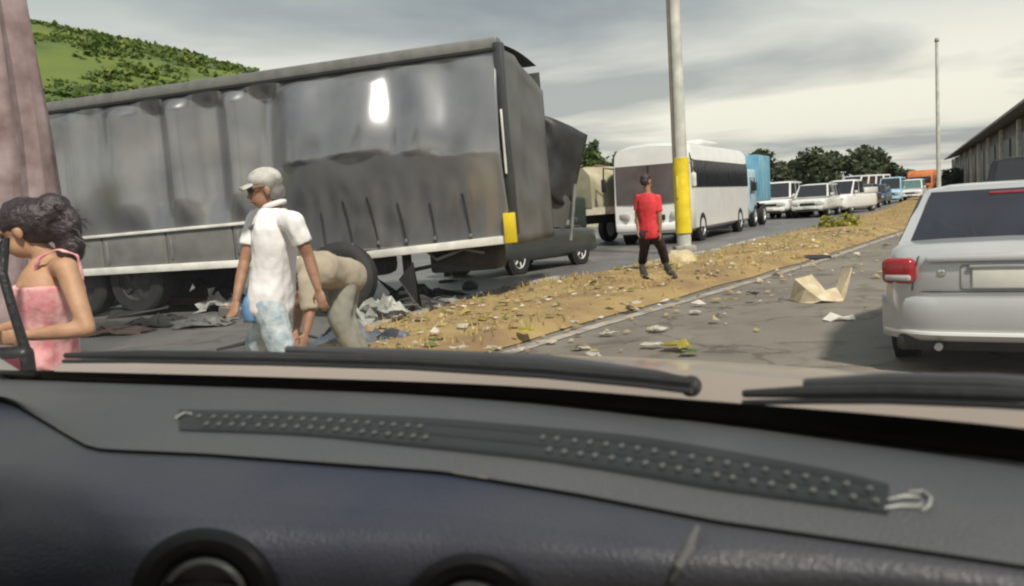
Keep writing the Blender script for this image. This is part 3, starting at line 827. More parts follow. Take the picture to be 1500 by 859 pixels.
# ---- lorries: blue box lorry, olive canvas lorry, orange lorry
def lorry(name, label, p, heading, cab_m, load_m, L=7.0, W=2.3, Hc=2.5, Hl=2.9, zl=1.0, canvas=False, group=G, cab_len=1.7):
    t = empty(name); place(t, p, heading); tag(t, label, 'lorry', group)
    y1 = L/2; w = W/2
    bm = bmesh.new(); box(bm, (0, y1-cab_len/2, (Hc+.55)/2), (W*.94, cab_len, Hc-.55), bev=.12, seg=3); ob('cab', bm, cab_m, t)
    bm = bmesh.new(); box(bm, (0, y1-.01, Hc*.70), (W*.80, .06, Hc*.26), bev=.03); ob('windscreen', bm, glass_d, t)
    for s in (-1, 1):
        bm = bmesh.new(); box(bm, (s*w*.94, y1-.7, Hc*.70), (.04, .8, Hc*.24), bev=.015); ob('side_window', bm, glass_d, t)
        bm = bmesh.new(); box(bm, (s*w*.72, y1, .82), (.34, .07, .17), bev=.03); ob('headlight', bm, clear_lens, t)
        bm = bmesh.new(); tube(bm, [(s*w*.95, y1-.1, Hc*.84), (s*w*1.16, y1-.02, Hc*.84), (s*w*1.16, y1-.02, Hc*.62)], .02, 6)
        box(bm, (s*w*1.16, y1-.02, Hc*.70), (.16, .05, .34), bev=.02); ob('wing_mirror', bm, black_pl, t)
    bm = bmesh.new(); box(bm, (0, y1, .62), (W*.95, .18, .26), bev=.05); ob('bumper', bm, steel_g if not canvas else steel_d, t)
    bm = bmesh.new(); box(bm, (0, y1+.01, 1.05), (W*.62, .06, .22), bev=.02); ob('grille', bm, black_pl, t)
    bm = bmesh.new()
    ll = L-cab_len-.15
    if canvas:
        rows = []
        for i in range(30):
            f = i/29; y = -y1+ll*f
            d = .05*math.cos(f*math.pi*8)
            rows.append([Vector((x, y, z+d*(z > zl+.2))) for x, z in ((-w, zl), (-w*.99, zl+.7), (-w*.96, Hl-.35), (-w*.7, Hl-.08), (0, Hl), (w*.7, Hl-.08), (w*.96, Hl-.35), (w*.99, zl+.7), (w, zl))])
        vs = grid(bm, rows); bm.faces.new(vs[0][::-1]); bm.faces.new(vs[-1])
    else:
        box(bm, (0, -y1+ll/2, (zl+Hl)/2), (W, ll, Hl-zl), bev=.04)
        for k in range(int(ll/.6)):
            for s in (-1, 1): box(bm, (s*(w+.012), -y1+.4+k*.6, (zl+Hl)/2), (.04, .08, Hl-zl-.1))
    ob('load_body', bm, load_m, t)
    bm = bmesh.new(); box(bm, (0, -.2, .82), (W*.5, L-.6, .26)); ob('chassis', bm, steel_d, t)
    add_wheels(t, w-.2, (-y1+1.3, y1-1.15), .45, .26, 'lorry', arch=False)
    return t
lorry('olive_lorry', 'lorry with cream and olive canvas load between torn trailer and bus', Vector((at(880, 340, 25.5).x, 27.5, 0)), OH+R_(14), mat('dark_green_cab', (.035, .05, .04), .45), mat('olive_canvas', (.30, .27, .17), .85, scale=2, col2=(.46, .42, .30)), L=6.2, W=2.0, Hc=1.55, Hl=2.45, zl=1.2, canvas=True)
lorry('orange_lorry', 'orange lorry at the far end of the traffic queue', Vector((at(1368, 280, 80).x, 82, 0)), OH, orange_p, orange_p, L=6.5, W=2.3, Hc=2.4, Hl=2.6)

# ---- white bus
BH = R_(27)+math.pi
fB = Vector((math.sin(BH), math.cos(BH), 0))
corner = gp(1014, 357)
rB = Vector((math.cos(BH), -math.sin(BH), 0))          # its own right
BW, BL, BHt = 2.4, 8.6, 2.98
bc = corner + rB*BW/2 - fB*BL/2
bus = empty('white_bus'); place(bus, bc, BH)
tag(bus, 'white bus with large dark windscreen and tinted side windows', 'bus', G)
st = []
bm = bmesh.new()
rows = []
for i in range(40):
    f = i/39; y = -BL/2+BL*f; e = min(f, 1-f)*BL
    wd = BW/2*(1-.10*max(0, 1-e/.5)**2); zt = BHt-.14*max(0, 1-e/.9)**2
    half = [(0, .34), (.9*wd, .34), (wd, .44), (wd*1.0, 1.2), (wd*.985, 2.2), (wd*.95, zt-.22), (wd*.86, zt-.07), (wd*.6, zt), (0, zt+.05)]
    rows.append([Vector((x, y, z)) for x, z in half]+[Vector((-x, y, z)) for x, z in half[-2:0:-1]])
vs = grid(bm, rows, close=True); bm.faces.new(vs[0][::-1]); bm.faces.new(vs[-1])
ob('body', bm, white_p, bus, angle=50)
def bus_front(x, z, d): return Vector((x, BL/2-.035*(x/(BW/2))**2+d, z))
bm = bmesh.new()
rows = [[bus_front(-1.02+2.04*k/12, 1.22+1.12*j/8, .045) for k in range(13)] for j in range(9)]
grid(bm, rows)
rim = [[bus_front(-1.02+2.04*k/12, z, d) for k in range(13)] for z, d in ((1.22, .045), (1.22, -.3))]; grid(bm, rim)
rim = [[bus_front(-1.02+2.04*k/12, z, d) for k in range(13)] for z, d in ((2.34, .045), (2.34, -.3))]; grid(bm, rim)
for s in (-1, 1): grid(bm, [[bus_front(s*1.02, 1.22+1.12*j/8, d) for j in range(9)] for d in (.045, -.3)])
ob('windscreen', bm, mat('bus_glass_reflection', (.075, .06, .06), .10, scale=1.2, col2=(.15, .12, .12)), bus)  # pinkish-grey tone paints reflections into the windscreen colour
bm = bmesh.new(); tube(bm, [bus_front(0, 1.24, .05), bus_front(0, 2.32, .05)], .02, 6); ob('windscreen_divider', bm, black_pl, bus)
for s in (-1, 1):
    n = 5
    for k in range(n):
        ya = BL/2-.30-k*(BL-.7)/n; yb = ya-(BL-.7)/n+.02
        bm = bmesh.new()
        rows = [[Vector((s*(BW/2*(1.004-.014*(z-1.2)-(.035*(z-2.2)/.3 if z > 2.2 else 0))+.012), y, z)) for y in (ya, (ya+yb)/2, yb)] for z in (1.62, 1.9, 2.2, 2.62)]
        grid(bm, rows); bmesh.ops.solidify(bm, geom=bm.faces[:], thickness=.02); ob('side_window', bm, glass_g, bus)
    bm = bmesh.new(); box(bm, (s*.82, BL/2-.02, .86), (.42, .14, .20), Matrix.Rotation(-s*.35, 3, 'Z'), bev=.05); ob('headlight', bm, clear_lens, bus)
    bm = bmesh.new(); tube(bm, [(s*1.12, BL/2-.1, 2.3), (s*1.34, BL/2+.14, 2.34), (s*1.36, BL/2+.14, 1.95)], .025, 6)
    box(bm, (s*1.36, BL/2+.14, 1.82), (.14, .10, .40), bev=.04); ob('wing_mirror', bm, black_pl if s > 0 else rail_w, bus)
bm = bmesh.new(); box(bm, (0, BL/2-.0, .52), (BW*.88, .20, .24), bev=.07); ob('front_bumper', bm, white_p, bus)
bm = bmesh.new(); box(bm, (0, BL/2+.03, .80), (.9, .06, .16), bev=.02); ob('grille', bm, black_pl, bus)
bm = bmesh.new(); box(bm, (0, BL/2+.105, .52), (.4, .02, .12), bev=.006); ob('number_plate', bm, plate_m, bus)
bm = bmesh.new(); box(bm, (0, -.2, BHt+.10), (1.5, 2.2, .18), bev=.07); ob('roof_unit', bm, white_p, bus)
bm = bmesh.new(); box(bm, (0, 0, .36), (BW*.86, BL*.9, .2)); ob('underbody', bm, black_pl, bus)
add_wheels(bus, BW/2-.14, (-BL/2+1.9, BL/2-1.35), .44, .26, 'bus', arch=True)

bus_rear = bc-fB*BL/2
lorry('blue_lorry', 'light blue box lorry just behind the white bus', bus_rear-Vector((math.sin(BH), math.cos(BH), 0))*3.4, BH, mat('sky_cab', (.36, .50, .58), .4), blue_p, L=4.4, W=1.95, Hc=2.3, Hl=2.9, cab_len=1.5)

# ================================================================== THE WRECKED TRAILER
P0 = Vector((0.07, 11.5, 0)); TL = 7.75
ang = -math.atan2(.274, .962)
xd = Vector((math.cos(ang), math.sin(ang), 0))
tr = empty('wrecked_trailer', P0-xd*TL, rot=(0, -.024, ang))
tag(tr, 'long wrecked curtain-sided trailer with glossy grey tarpaulin and torn end', 'trailer')
tarp = mat('grey_tarpaulin', (0.22, 0.224, 0.240), 0.23, metal=0.65, scale=1.1, col2=(0.35, 0.348, 0.352), bump=0.05, bscale=5, spec=0.6)
tarp_d = mat('dark_tarpaulin', (0.05, 0.052, 0.052), 0.5, scale=2, col2=(0.085, 0.085, 0.085), bump=0.3, bscale=6)
ZT, ZB, WT = 3.24, .66, 2.4
SX = 4.55                                               # left of this the drop sides show
def sstep(a, b, x):
    t = max(0, min(1, (x-a)/(b-a))); return t*t*(3-2*t)
folds = [(0.9, .16, .5), (1.75, .26, 1.0), (2.35, .20, -.8), (2.75, .22, 1.0), (3.3, .24, -.8), (3.72, .20, .9), (4.25, .22, -.9), (4.8, .3, .7), (5.25, .24, -.5), (5.70, .40, 2.6), (6.2, .22, -.9), (6.5, .2, 1.0), (6.95, .2, -.6), (7.4, .2, .5)]
def curtain_y(x, z):
    f = (z-ZB)/(ZT-ZB)
    env = sstep(0, .16, f)*sstep(0, .10, 1-f)
    lean = .12*math.sin(z*1.9)
    d = 0.0
    for c, wd, am in folds: d += am*(.15 if c < 5 else .085)*math.exp(-((x+lean*(c > 5)-c)/wd)**2)
    left = d*env*sstep(1.15, 1.7, z)
    zc = 1.92+.10*math.sin(x*1.3+.5)+.25*max(0, 5.0-x)*0.4
    k = sstep(3.9, 5.2, x)*(1-.35*sstep(6.9, 7.75, x))
    up = (ZT-z)/(ZT-zc)
    if z >= zc: b = .34*(math.sin(min(1, up)*math.pi/2)**1.5)
    else:
        q = (zc-z)/(zc-ZB); b = .34*(1-sstep(-.35, 1.05, q))/.84
    b2 = b*k
    rip = .005*math.sin(x*23+2*math.sin(z*3))*sstep(0, .25, 1-f*2.3)*sstep(4.6, 5, x)
    return -(.02+left*(1-.35*k)*(1 if z > zc or k < .2 else .45)+b2+rip) - .030*mnoise.noise(Vector((x*1.1, z*1.4, 3))) - .035*env*mnoise.noise(Vector((x*2.1+4, z*.75, 8)))
bm = bmesh.new()
NX, NZ = 230, 84
rows = []
for j in range(NZ+1):
    row = []
    for i in range(NX+1):
        x = TL*i/NX
        zb = 1.24+(.70-1.24)*sstep(SX-.1, SX+.25, x)
        if x > SX+.3: zb += .05*abs(mnoise.noise(Vector((x*4.2, 0, 1))))
        z = zb+(ZT-zb)*j/NZ
        row.append(Vector((x, curtain_y(x, z), z)))
    rows.append(row)
grid(bm, rows)
o = ob('curtain', bm, tarp, tr, angle=180)
sm = o.modifiers.new('thick', 'SOLIDIFY'); sm.thickness = .006
bm = bmesh.new(); box(bm, (TL/2, .05, ZT+.06), (TL+.06, .22, .15), bev=.02); ob('roof_rail', bm, mat('rail_grey', (.20, .20, .19), .4, metal=.3), tr)
bm = bmesh.new(); box(bm, (TL/2, -.068, ZT-.028), (TL+.02, .03, .035)); ob('curtain_track', bm, black_pl, tr)
bm = bmesh.new()
rows = [[Vector((TL*i/20, .15+(WT-.3)*k/8, ZT+.08+.05*math.sin(k/8*math.pi)+.02*mnoise.noise(Vector((i, k, 0))))) for k in range(9)] for i in range(21)]
grid(bm, rows); ob('roof_sheet', bm, tarp_d, tr)
bm = bmesh.new(); box(bm, (TL/2, WT, (ZT+ZB)/2), (TL, .04, ZT-ZB)); ob('far_side_curtain', bm, tarp_d, tr)
bm = bmesh.new(); box(bm, (0, WT/2, (ZT+ZB)/2), (.06, WT, ZT-ZB)); ob('rear_end_wall', bm, tarp_d, tr)
bm = bmesh.new(); box(bm, (TL/2, WT/2, 1.12), (TL-.1, WT-.1, .16)); ob('floor', bm, steel_d, tr)
for k in range(6):
    x = 4.95+k*.44+random.uniform(-.05, .05)
    bm = bmesh.new(); zs = [.60+(.62+.25*random.random())*j/10 for j in range(11)]
    tl_ = random.uniform(-.06, .06)
    grid(bm, [[Vector((x+dx+tl_*(z-.6), curtain_y(x, max(z, .72))-.012, z)) for z in zs] for dx in (-.014, .014)]); bmesh.ops.solidify(bm, geom=bm.faces[:], thickness=.006)
    sp_ = ob('strap', bm, mat('strap_grey', (.11, .11, .115), .6), tr)
    bm = bmesh.new(); box(bm, (x, curtain_y(x, .80)-.03, .80), (.04, .015, .05), bev=.006); ob('buckle', bm, steel_g, sp_)
# lower rail, bent where the frame broke
bm = bmesh.new()
for a, b in (((0, ZB+.06), (SX+.3, ZB-.02)), ((SX+.75, ZB-.03), (TL, ZB+.05))):
    for x0_, z0_, x1_, z1_ in ((a[0], a[1], b[0], b[1]),):
        d = Vector((x1_-x0_, 0, z1_-z0_)); 
        box(bm, ((x0_+x1_)/2, -.03, (z0_+z1_)/2), (d.length, .10, .11), Matrix.Rotation(-math.atan2(d.z, d.x), 3, 'Y'), bev=.012)
ob('side_rail', bm, rail_w, tr)
# drop-side boards on the left
nb_ = 4
for k in range(nb_):
    bm = bmesh.new(); bw = (SX+.1)/nb_
    box(bm, (bw*(k+.5), .0, .975), (bw-.02, .05, .50), bev=.01)
    d_ = ob('drop_side', bm, panel_g, tr)
    bm = bmesh.new(); box(bm, (bw*(k+.5)-bw*.42, -.035, .98), (.04, .03, .34), bev=.006); ob('latch', bm, steel_g, d_)
bm = bmesh.new(); box(bm, (SX/2, -.02, 1.245), (SX+.1, .09, .045), bev=.01); ob('upper_rail', bm, rail_w, tr)
# corner post, yellow marker, end
bm = bmesh.new(); box(bm, (TL+.03, 0, (ZT+.78)/2+.02), (.13, .15, ZT-.70), bev=.02); ob('corner_post', bm, mat('post_dark', (.055, .057, .058), .35, metal=.3), tr)
bm = bmesh.new(); box(bm, (TL+.02, -.095, 2.0), (.030, .03, .85), bev=.01); ob('post_glint', bm, rail_w, tr)  # white bar standing in for a glint down the post
bm = bmesh.new(); box(bm, (TL+.01, -.10, .86), (.165, .06, .40), bev=.012); ob('yellow_marker', bm, yellow, tr)
bm = bmesh.new()
rows = []
for i in range(25):
    f = i/24; y = .06+WT*f
    zt = ZT+.02-.30*sstep(.3, 1, f)
    rows.append([Vector((TL+.02+.10*mnoise.noise(Vector((f*3, j*.25, 5)))*math.sin(f*math.pi), y, .62+(zt-.62)*j/20)) for j in range(21)])
grid(bm, rows); o = ob('end_wall', bm, mat('end_grey', (.085, .088, .085), .5, scale=1.5, col2=(.13, .13, .125)), tr)
o.modifiers.new('thick', 'SOLIDIFY').thickness = .03
def trl(p):                                             # world -> trailer
    return tr.matrix_basis.inverted() @ Vector(p)
q = [at(788, 166, 14.2), at(861, 198, 14.9), at(838, 302, 14.7), at(802, 290, 14.1)]
bm = bmesh.new()
rows = []
for i in range(13):
    row = []
    for k in range(13):
        u, v = k/12, i/12
        p = q[0].lerp(q[1], u).lerp(q[3].lerp(q[2], u), v)
        p += Vector((0, -.22*math.sin(u*math.pi)*(1-v)-.10*mnoise.noise(Vector((u*3, v*3, 2))), .05*math.sin(u*9)*v))
        row.append(trl(p))
    rows.append(row)
grid(bm, rows); o = ob('torn_flap', bm, mat('torn_black_sheet', (.028, .029, .030), .55, scale=3, var=.4), tr)
o.modifiers.new('thick', 'SOLIDIFY').thickness = .02
bm = bmesh.new()
q2 = [at(772, 120, 13.9), at(786, 146, 14.0), at(798, 172, 14.2), at(780, 168, 14.0)]
solid_poly(bm, [trl(p) for p in q2], (0, .05, 0)); ob('torn_scrap', bm, rail_w, tr)
q3 = [at(796, 240, 14.3), at(838, 300, 14.6), at(826, 335, 14.6), at(772, 322, 14.0), at(770, 250, 14.0)]
bm = bmesh.new(); solid_poly(bm, [trl(p) for p in q3], (0, .05, 0)); ob('lower_end_sheet', bm, MATS['end_grey'], tr)
bm = bmesh.new(); tube(bm, [trl(at(842, 270, 14.5)), trl(at(838, 330, 14.5)), trl(at(836, 352, 14.5))], .03, 8); ob('bent_strut', bm, steel_g, tr)
# chassis
bm = bmesh.new()
for y in (.75, 1.65): box(bm, (TL/2, y, .88), (TL-.4, .14, .34))
ob('chassis_beam', bm, steel_d, tr)
for k in range(9):
    bm = bmesh.new(); box(bm, (.6+k*.85, WT/2, .98), (.09, WT-.25, .12)); ob('cross_member', bm, steel_d, tr)
for y in (.35, 2.0):
    bm = bmesh.new(); box(bm, (6.05, y, .52), (.11, .11, .80), bev=.01); box(bm, (6.05, y, .05), (.26, .24, .05), bev=.01)
    lg = ob('landing_leg', bm, steel_d, tr)
bm = bmesh.new(); tube(bm, [(6.05, .35, .35), (6.05, 2.0, .35)], .03); ob('leg_brace', bm, steel_d, tr)
bm = bmesh.new(); box(bm, (6.95, .45, .50), (1.0, .5, .40), bev=.05); ob('toolbox', bm, steel_d, tr)
bm = bmesh.new(); box(bm, (5.3, .5, .52), (.95, .5, .40), bev=.12); ob('air_tank', bm, steel_d, tr)
bm = bmesh.new()
tube(bm, [(6.3, .2, .75), (6.6, .1, .5), (7.0, .15, .62), (7.3, .1, .55)], .025); ob('hose', bm, steel_g, tr)
tm, rm = wheel_meshes(.48, .30, 'trailer', steel_d)
for x in (.55, 1.6):
    for y, ro in ((.22, -math.pi/2), (WT-.22, math.pi/2)):
        wh = shared('wheel', tm, tr, (x, y, .48), (0, 0, ro)); shared('rim', rm, wh)
    bm = bmesh.new(); cyl(bm, (x, .3, .48), (x, WT-.3, .48), .06); ob('axle', bm, steel_d, tr)

# loose black tyre against the trailer side
ty = empty('truck_tyre', gp(500, 463), rot=(R_(-10), 0, ang+R_(4)))
tag(ty, 'black truck tyre leaning on the trailer behind the bending person', 'tyre')
bm = bmesh.new()
prof = [(-.12, .28), (-.145, .36), (-.13, .46), (-.09, .50), (.09, .50), (.13, .46), (.145, .36), (.12, .28), (.0, .30), (-.12, .28)]
lathe(bm, prof, 36); bmesh.ops.rotate(bm, verts=bm.verts, cent=(0, 0, 0), matrix=Matrix.Rotation(math.pi/2, 3, 'Z')); bmesh.ops.translate(bm, verts=bm.verts, vec=(0, 0, .5))
ob('tread', bm, rubber, ty)
bm = bmesh.new(); lathe(bm, [(-.05, .001), (-.05, .30), (.05, .30), (.05, .001)], 30); bmesh.ops.rotate(bm, verts=bm.verts, cent=(0, 0, 0), matrix=Matrix.Rotation(math.pi/2, 3, 'Z')); bmesh.ops.translate(bm, verts=bm.verts, vec=(0, 0, .5)); ob('hub', bm, steel_d, ty)

# white sacks spilled by the tyre, cloth and scraps
def crumple(name, p, size, m, label, cat, seed, group=None, rot=0, sharp=False):
    bm = bmesh.new(); ball(bm, (0, 0, 0), 1.0, 3)
    for v in bm.verts:
        d = v.co.normalized()
        k = 1+.35*mnoise.noise(d*1.6+Vector((seed, 0, 0)))+.22*mnoise.noise(d*4+Vector((0, seed, 0)))
        v.co = Vector((d.x*size[0]*k, d.y*size[1]*k, max(-.35, d.z)*size[2]*k))
    zmin = min(v.co.z for v in bm.verts)
    for v in bm.verts: v.co.z -= zmin
    o = ob(name, bm, m, None, angle=180 if not sharp else 15)
    o.location = p; o.rotation_euler = (0, 0, rot)
    return tag(o, label, cat, group)
sack_w = mat('white_sack', (.22, .22, .20), .6, scale=4, col2=(.48, .48, .44), bump=.5, bscale=12)
card = mat('cardboard', (.52, .44, .30), .8, scale=6, col2=(.66, .58, .44), bump=.3)
scrap_w = mat('scrap_white', (.68, .65, .58), .7, var=.15, scale=8)
scrap_y = mat('scrap_yellow', (.55, .46, .08), .7, var=.25, scale=8)
scrap_g = mat('scrap_green', (.16, .22, .05), .7, var=.25, scale=8)
def crushed(p, size, seed, m, label):
    rn = random.Random(seed); n = 9
    rows = [[Vector(((k/(n-1)-.5)*size[0]+rn.uniform(-.07, .07), (i/(n-1)-.5)*size[1]+rn.uniform(-.07, .07), max(.01, size[2]*(1-((k/(n-1)-.5)**2+(i/(n-1)-.5)**2)*2.2)*rn.uniform(.25, 1.0)))) for k in range(n)] for i in range(n)]
    bm = bmesh.new(); grid(bm, rows); bmesh.ops.subdivide_edges(bm, edges=bm.edges[:], cuts=1, use_grid_fill=True, fractal=.25, seed=seed)
    bmesh.ops.solidify(bm, geom=bm.faces[:], thickness=.006)
    o = ob('crushed_sheet', bm, m, None, angle=25); o.location = p; return tag(o, label, 'wreckage', 'wreck pieces under the trailer')
crushed(gp(560, 472), (.62, .45, .40), 3, sack_w, 'crumpled grey-white sheeting heaped beside the bending person')
crushed(gp(622, 462), (.5, .3, .16), 5, steel_d, 'low dark crumpled metal by the landing leg')
crushed(gp(180, 452), (2.6, .7, .42), 7, steel_d, 'long dark mangled metal under the left end of the trailer')
crushed(gp(290, 447), (1.6, .6, .36), 8, mat('rusty_sheet', (.06, .035, .028), .8, scale=5, col2=(.12, .085, .065)), 'rusty mangled metal under the middle of the trailer')
crushed(gp(532, 513), (1.1, .5, .32), 9, mat('blue_grey_tarp', (.075, .09, .115), .55, var=.25), 'blue-grey tarpaulin heap on the road beside the verge end')
bm = bmesh.new(); tube(bm, [(-.55, -.1, .02), (-.3, 0, .05), (-.05, .08, .13), (.25, .06, .12), (.5, .0, .06)], [.012, .022, .028, .024, .012], 8); o = ob('dark_strip', bm, rubber); o.location = gp(398, 508); tag(o, 'dark curved strip lying at the feet of the walking man', 'debris')
for (px, py, sz, sd, m_, lb) in ((232, 478, (.9, .5, .20), 31, steel_d, 'dark crumpled plate on the road between the woman and walking man'), (330, 455, (.7, .5, .34), 32, sack_w, 'pale crumpled sheet against the trailer just left of the walking man'),
        (170, 490, (.9, .4, .14), 33, MATS['rusty_sheet'], 'rusty crumpled strip on the road behind the woman'), (585, 478, (.6, .4, .20), 34, steel_d, 'dark crumpled metal at the near end of the verge'), (655, 445, (.7, .35, .14), 35, panel_g, 'grey crumpled panel on the road under the white rail'), (610, 440, (.9, .5, .30), 36, steel_d, 'black mangled part under the trailer by the landing leg')):
    crushed(gp(px, py), sz, sd, m_, lb)
crushed(gp(300, 478), (.7, .5, .16), 6, panel_g, 'crumpled grey metal left of the walking man')
crumple('sack', gp(997, 392)+Vector((0, 0, .05)), (.30, .20, .20), mat('cream_sack', (.50, .42, .25), .7, scale=6, var=.2, bump=.5), 'cream sack lying at the foot of the yellow pole', 'sack', 5)
crumple('debris_lump', gp(688, 425), (.13, .10, .12), steel_d, 'small dark lump on the road below the trailer', 'debris', 15)
crumple('debris_lump', gp(620, 452), (.34, .12, .10), steel_d, 'flat dark wreck piece at the foot of the landing leg', 'debris', 16)

# big crumpled cardboard on the near road: folded sheets with thickness
def folded_sheet(name, p, pts_rows, m, label, cat, rz=0, group=None, thick=.012):
    bm = bmesh.new(); grid(bm, [[Vector(q) for q in r] for r in pts_rows])
    o = ob(name, bm, m, None, smooth=False); o.location = p; o.rotation_euler = (0, 0, rz)
    o.modifiers.new('thick', 'SOLIDIFY').thickness = thick
    return tag(o, label, cat, group)
cb = gp(1205, 440)
folded_sheet('cardboard_box', cb, [[(-.34, .10, .02), (-.30, .05, .26), (-.12, .0, .30), (.02, .04, .10), (.20, .10, .12), (.32, .16, .34)],
    [(-.30, -.10, .0), (-.24, -.14, .16), (-.08, -.16, .16), (.04, -.12, .05), (.18, -.10, .06), (.36, .0, .36)],
    [(-.20, -.26, .0), (-.12, -.30, .03), (0, -.30, .01), (.08, -.26, .0), (.16, -.22, .0), (.24, -.12, .10)]],
    mat('pale_card', (.60, .52, .38), .8, scale=7, col2=(.42, .33, .20), bump=.3), 'crumpled pale cardboard box on the road beside the silver car', 'box', 0)
folded_sheet('white_paper', gp(1228, 470), [[(-.14, .03, .01), (-.05, .06, .07), (.05, .03, .02), (.16, .02, .04)], [(-.10, -.06, .0), (-.02, -.08, .04), (.07, -.07, .01), (.15, -.05, .0)]],
    scrap_w, 'white torn paper on the road below the crumpled cardboard', 'paper')
bm = bmesh.new(); tube(bm, [(-.38, 0, .03), (-.2, .10, .04), (.1, .12, .05), (.36, .03, .04), (.42, -.05, .03), (.2, -.08, .03), (-.1, -.10, .03), (-.34, -.06, .02)], .035, 8, closed=True)
o = ob('rubber_strip', bm, rubber); o.location = gp(1182, 381); tag(o, 'black rubber loop on the road above the crumpled cardboard', 'rubber strip')
GD = 'scraps scattered over the verge and near road'
def scrap_mesh(seed, size):
    rn = random.Random(seed); bm = bmesh.new()
    rows = [[Vector(((k/3-.5)*size+rn.uniform(-.2, .2)*size, (i/3-.5)*size*.7+rn.uniform(-.15, .15)*size, rn.uniform(.01, .22)*size+.05*size)) for k in range(4)] for i in range(4)]
    grid(bm, rows); bmesh.ops.solidify(bm, geom=bm.faces[:], thickness=.008)
    me = bpy.data.meshes.new('scrap'); bm.to_mesh(me); bm.free(); return me
scr = [(662, 450, 'w', 1), (705, 470, 'y', 1), (690, 478, 'g', .8), (772, 487, 'y', 1.2), (800, 485, 'w', .7), (838, 475, 'w', .9), (925, 447, 'w', 1.3), (890, 492, 'w', 1), (960, 486, 'w', 1.3),
       (955, 510, 'w', 1.1), (992, 512, 'y', 1.7), (1010, 520, 'g', 1.1), (1020, 460, 'w', 1), (850, 512, 'w', .9), (872, 523, 'w', .9), (612, 472, 'w', .9), (640, 500, 'g', 1), (675, 512, 'w', .9), (720, 512, 'w', .8),
       (895, 448, 'y', .8), (1040, 405, 'd', 1), (1105, 432, 'd', .9), (1070, 440, 'y', .8), (760, 515, 'w', .8), (1215, 340, 'y', 1.6), (1245, 352, 'y', 1), (585, 492, 'w', .8), (635, 486, 'w', .7), (745, 455, 'y', .8), (1160, 365, 'w', .7), (840, 445, 'y', .6)]
ORD = ['leftmost', 'second', 'third', 'fourth', 'fifth', 'sixth', 'seventh', 'eighth', 'ninth', 'tenth', 'eleventh', 'twelfth', 'thirteenth', 'fourteenth', 'fifteenth', 'sixteenth', 'seventeenth', 'eighteenth']
NAMES = {'w': ('white', scrap_w), 'y': ('yellow', scrap_y), 'g': ('green', scrap_g), 'd': ('dark', steel_d)}
for i, (px, py, c, s) in enumerate(scr):
    me = scrap_mesh(100+i, .155*s); me.materials.append(NAMES[c][1])
    p = gp(px, py, .10 if py < 460 or px < 800 else .01)
    o = bpy.data.objects.new('scrap', me); COL.objects.link(o); o.location = p; o.rotation_euler = (0, 0, i*1.7)
    rank = sorted(q[0] for q in scr if q[2] == c).index(px); tot = sum(q[2] == c for q in scr)
    pos = 'leftmost' if rank == 0 else 'rightmost' if rank == tot-1 else ORD[rank]+' from left'
    tag(o, 'small %s litter scrap on verge or near road, %s of the %s scraps' % (NAMES[c][0], pos, NAMES[c][0]), 'scrap', GD)
V, F, C = [], [], []
rl = random.Random(21)
LC = [(.52, .46, .34), (.46, .38, .22), (.48, .37, .10), (.16, .19, .05), (.10, .08, .06), (.36, .25, .12), (.40, .30, .15), (.30, .20, .10), (.64, .60, .54)]
for _ in range(6500):
    k = rl.randrange(8, 60); f = rl.gauss(.72, .50)
    if not 0.02 < f < 2.2: continue
    p = VL[k].lerp(VR[k], f)+(VL[k+1]-VL[k])*rl.random()
    if p.y < 6 or p.y > 24 or (f > 1 and rl.random() < .45): continue
    z = .012+(vz(p, f)+.012 if f < 1 else .004)
    r = rl.uniform(.014, .050)*(1.9 if rl.random() < .15 else 1); c = rl.choice(LC); b0 = len(V); a0 = rl.uniform(0, 6.28)
    for q in range(5): V.append(p+Vector((math.cos(a0+q*1.257)*r*rl.uniform(.5, 1.2), math.sin(a0+q*1.257)*r*rl.uniform(.5, 1.2), z+rl.uniform(0, .5)*r)))
    V.append(p+Vector((0, 0, z+r*rl.uniform(.4, 1.0))))
    for q in range(5): F.append((b0+q, b0+(q+1) % 5, b0+5))
    C += [c]*6
tag(tint_mesh('fine_litter', V, F, C, DRY), 'tiny crumbs of litter and stones strewn over verge and near road', 'litter', kind='stuff')
# tangled wreckage under the trailer
GW = 'wreck pieces under the trailer'
def wreck(px, py, parts, label, name='wreck_piece', m=steel_d, rz=0):
    bm = bmesh.new()
    for c, sz, ro in parts: box(bm, c, sz, Matrix.Rotation(ro[2], 3, 'Z') @ Matrix.Rotation(ro[1], 3, 'Y') @ Matrix.Rotation(ro[0], 3, 'X'), bev=.01, seg=1)
    o = ob(name, bm, m); o.location = gp(px, py); o.rotation_euler = (0, 0, rz); tag(o, label, 'wreckage', GW)
rust = mat('rusty_steel', (.09, .045, .03), .8, scale=6, col2=(.16, .10, .07), bump=.4)
wreck(265, 452, [((0, 0, .12), (1.1, .10, .12), (0, .12, .2)), ((.3, .2, .10), (.8, .08, .08), (.1, -.15, -.5)), ((-.3, -.1, .06), (.5, .3, .03), (.1, .1, .4))], 'rusty bent beams on the road left of the man in white', m=rust)
wreck(205, 462, [((0, 0, .09), (.9, .5, .03), (.15, -.1, .3)), ((.2, .1, .16), (.6, .06, .06), (0, .3, .8))], 'flat torn plate under the left part of the trailer')
wreck(322, 470, [((0, 0, .05), (.5, .35, .02), (.05, .12, .5)), ((.15, 0, .10), (.3, .03, .16), (.3, .2, .2))], 'broken grey panel just left of the man in white', m=panel_g)
wreck(540, 480, [((0, 0, .06), (.45, .3, .02), (.2, .1, .9)), ((-.1, .1, .12), (.05, .5, .05), (.3, 0, .4))], 'crushed pale panel beside the bending person', m=mat('pale_panel', (.34, .34, .31), .5))
wreck(600, 462, [((0, 0, .05), (.6, .06, .06), (0, .08, -.3)), ((.1, .05, .10), (.4, .05, .05), (0, -.2, .4))], 'black bent rods by the landing leg')
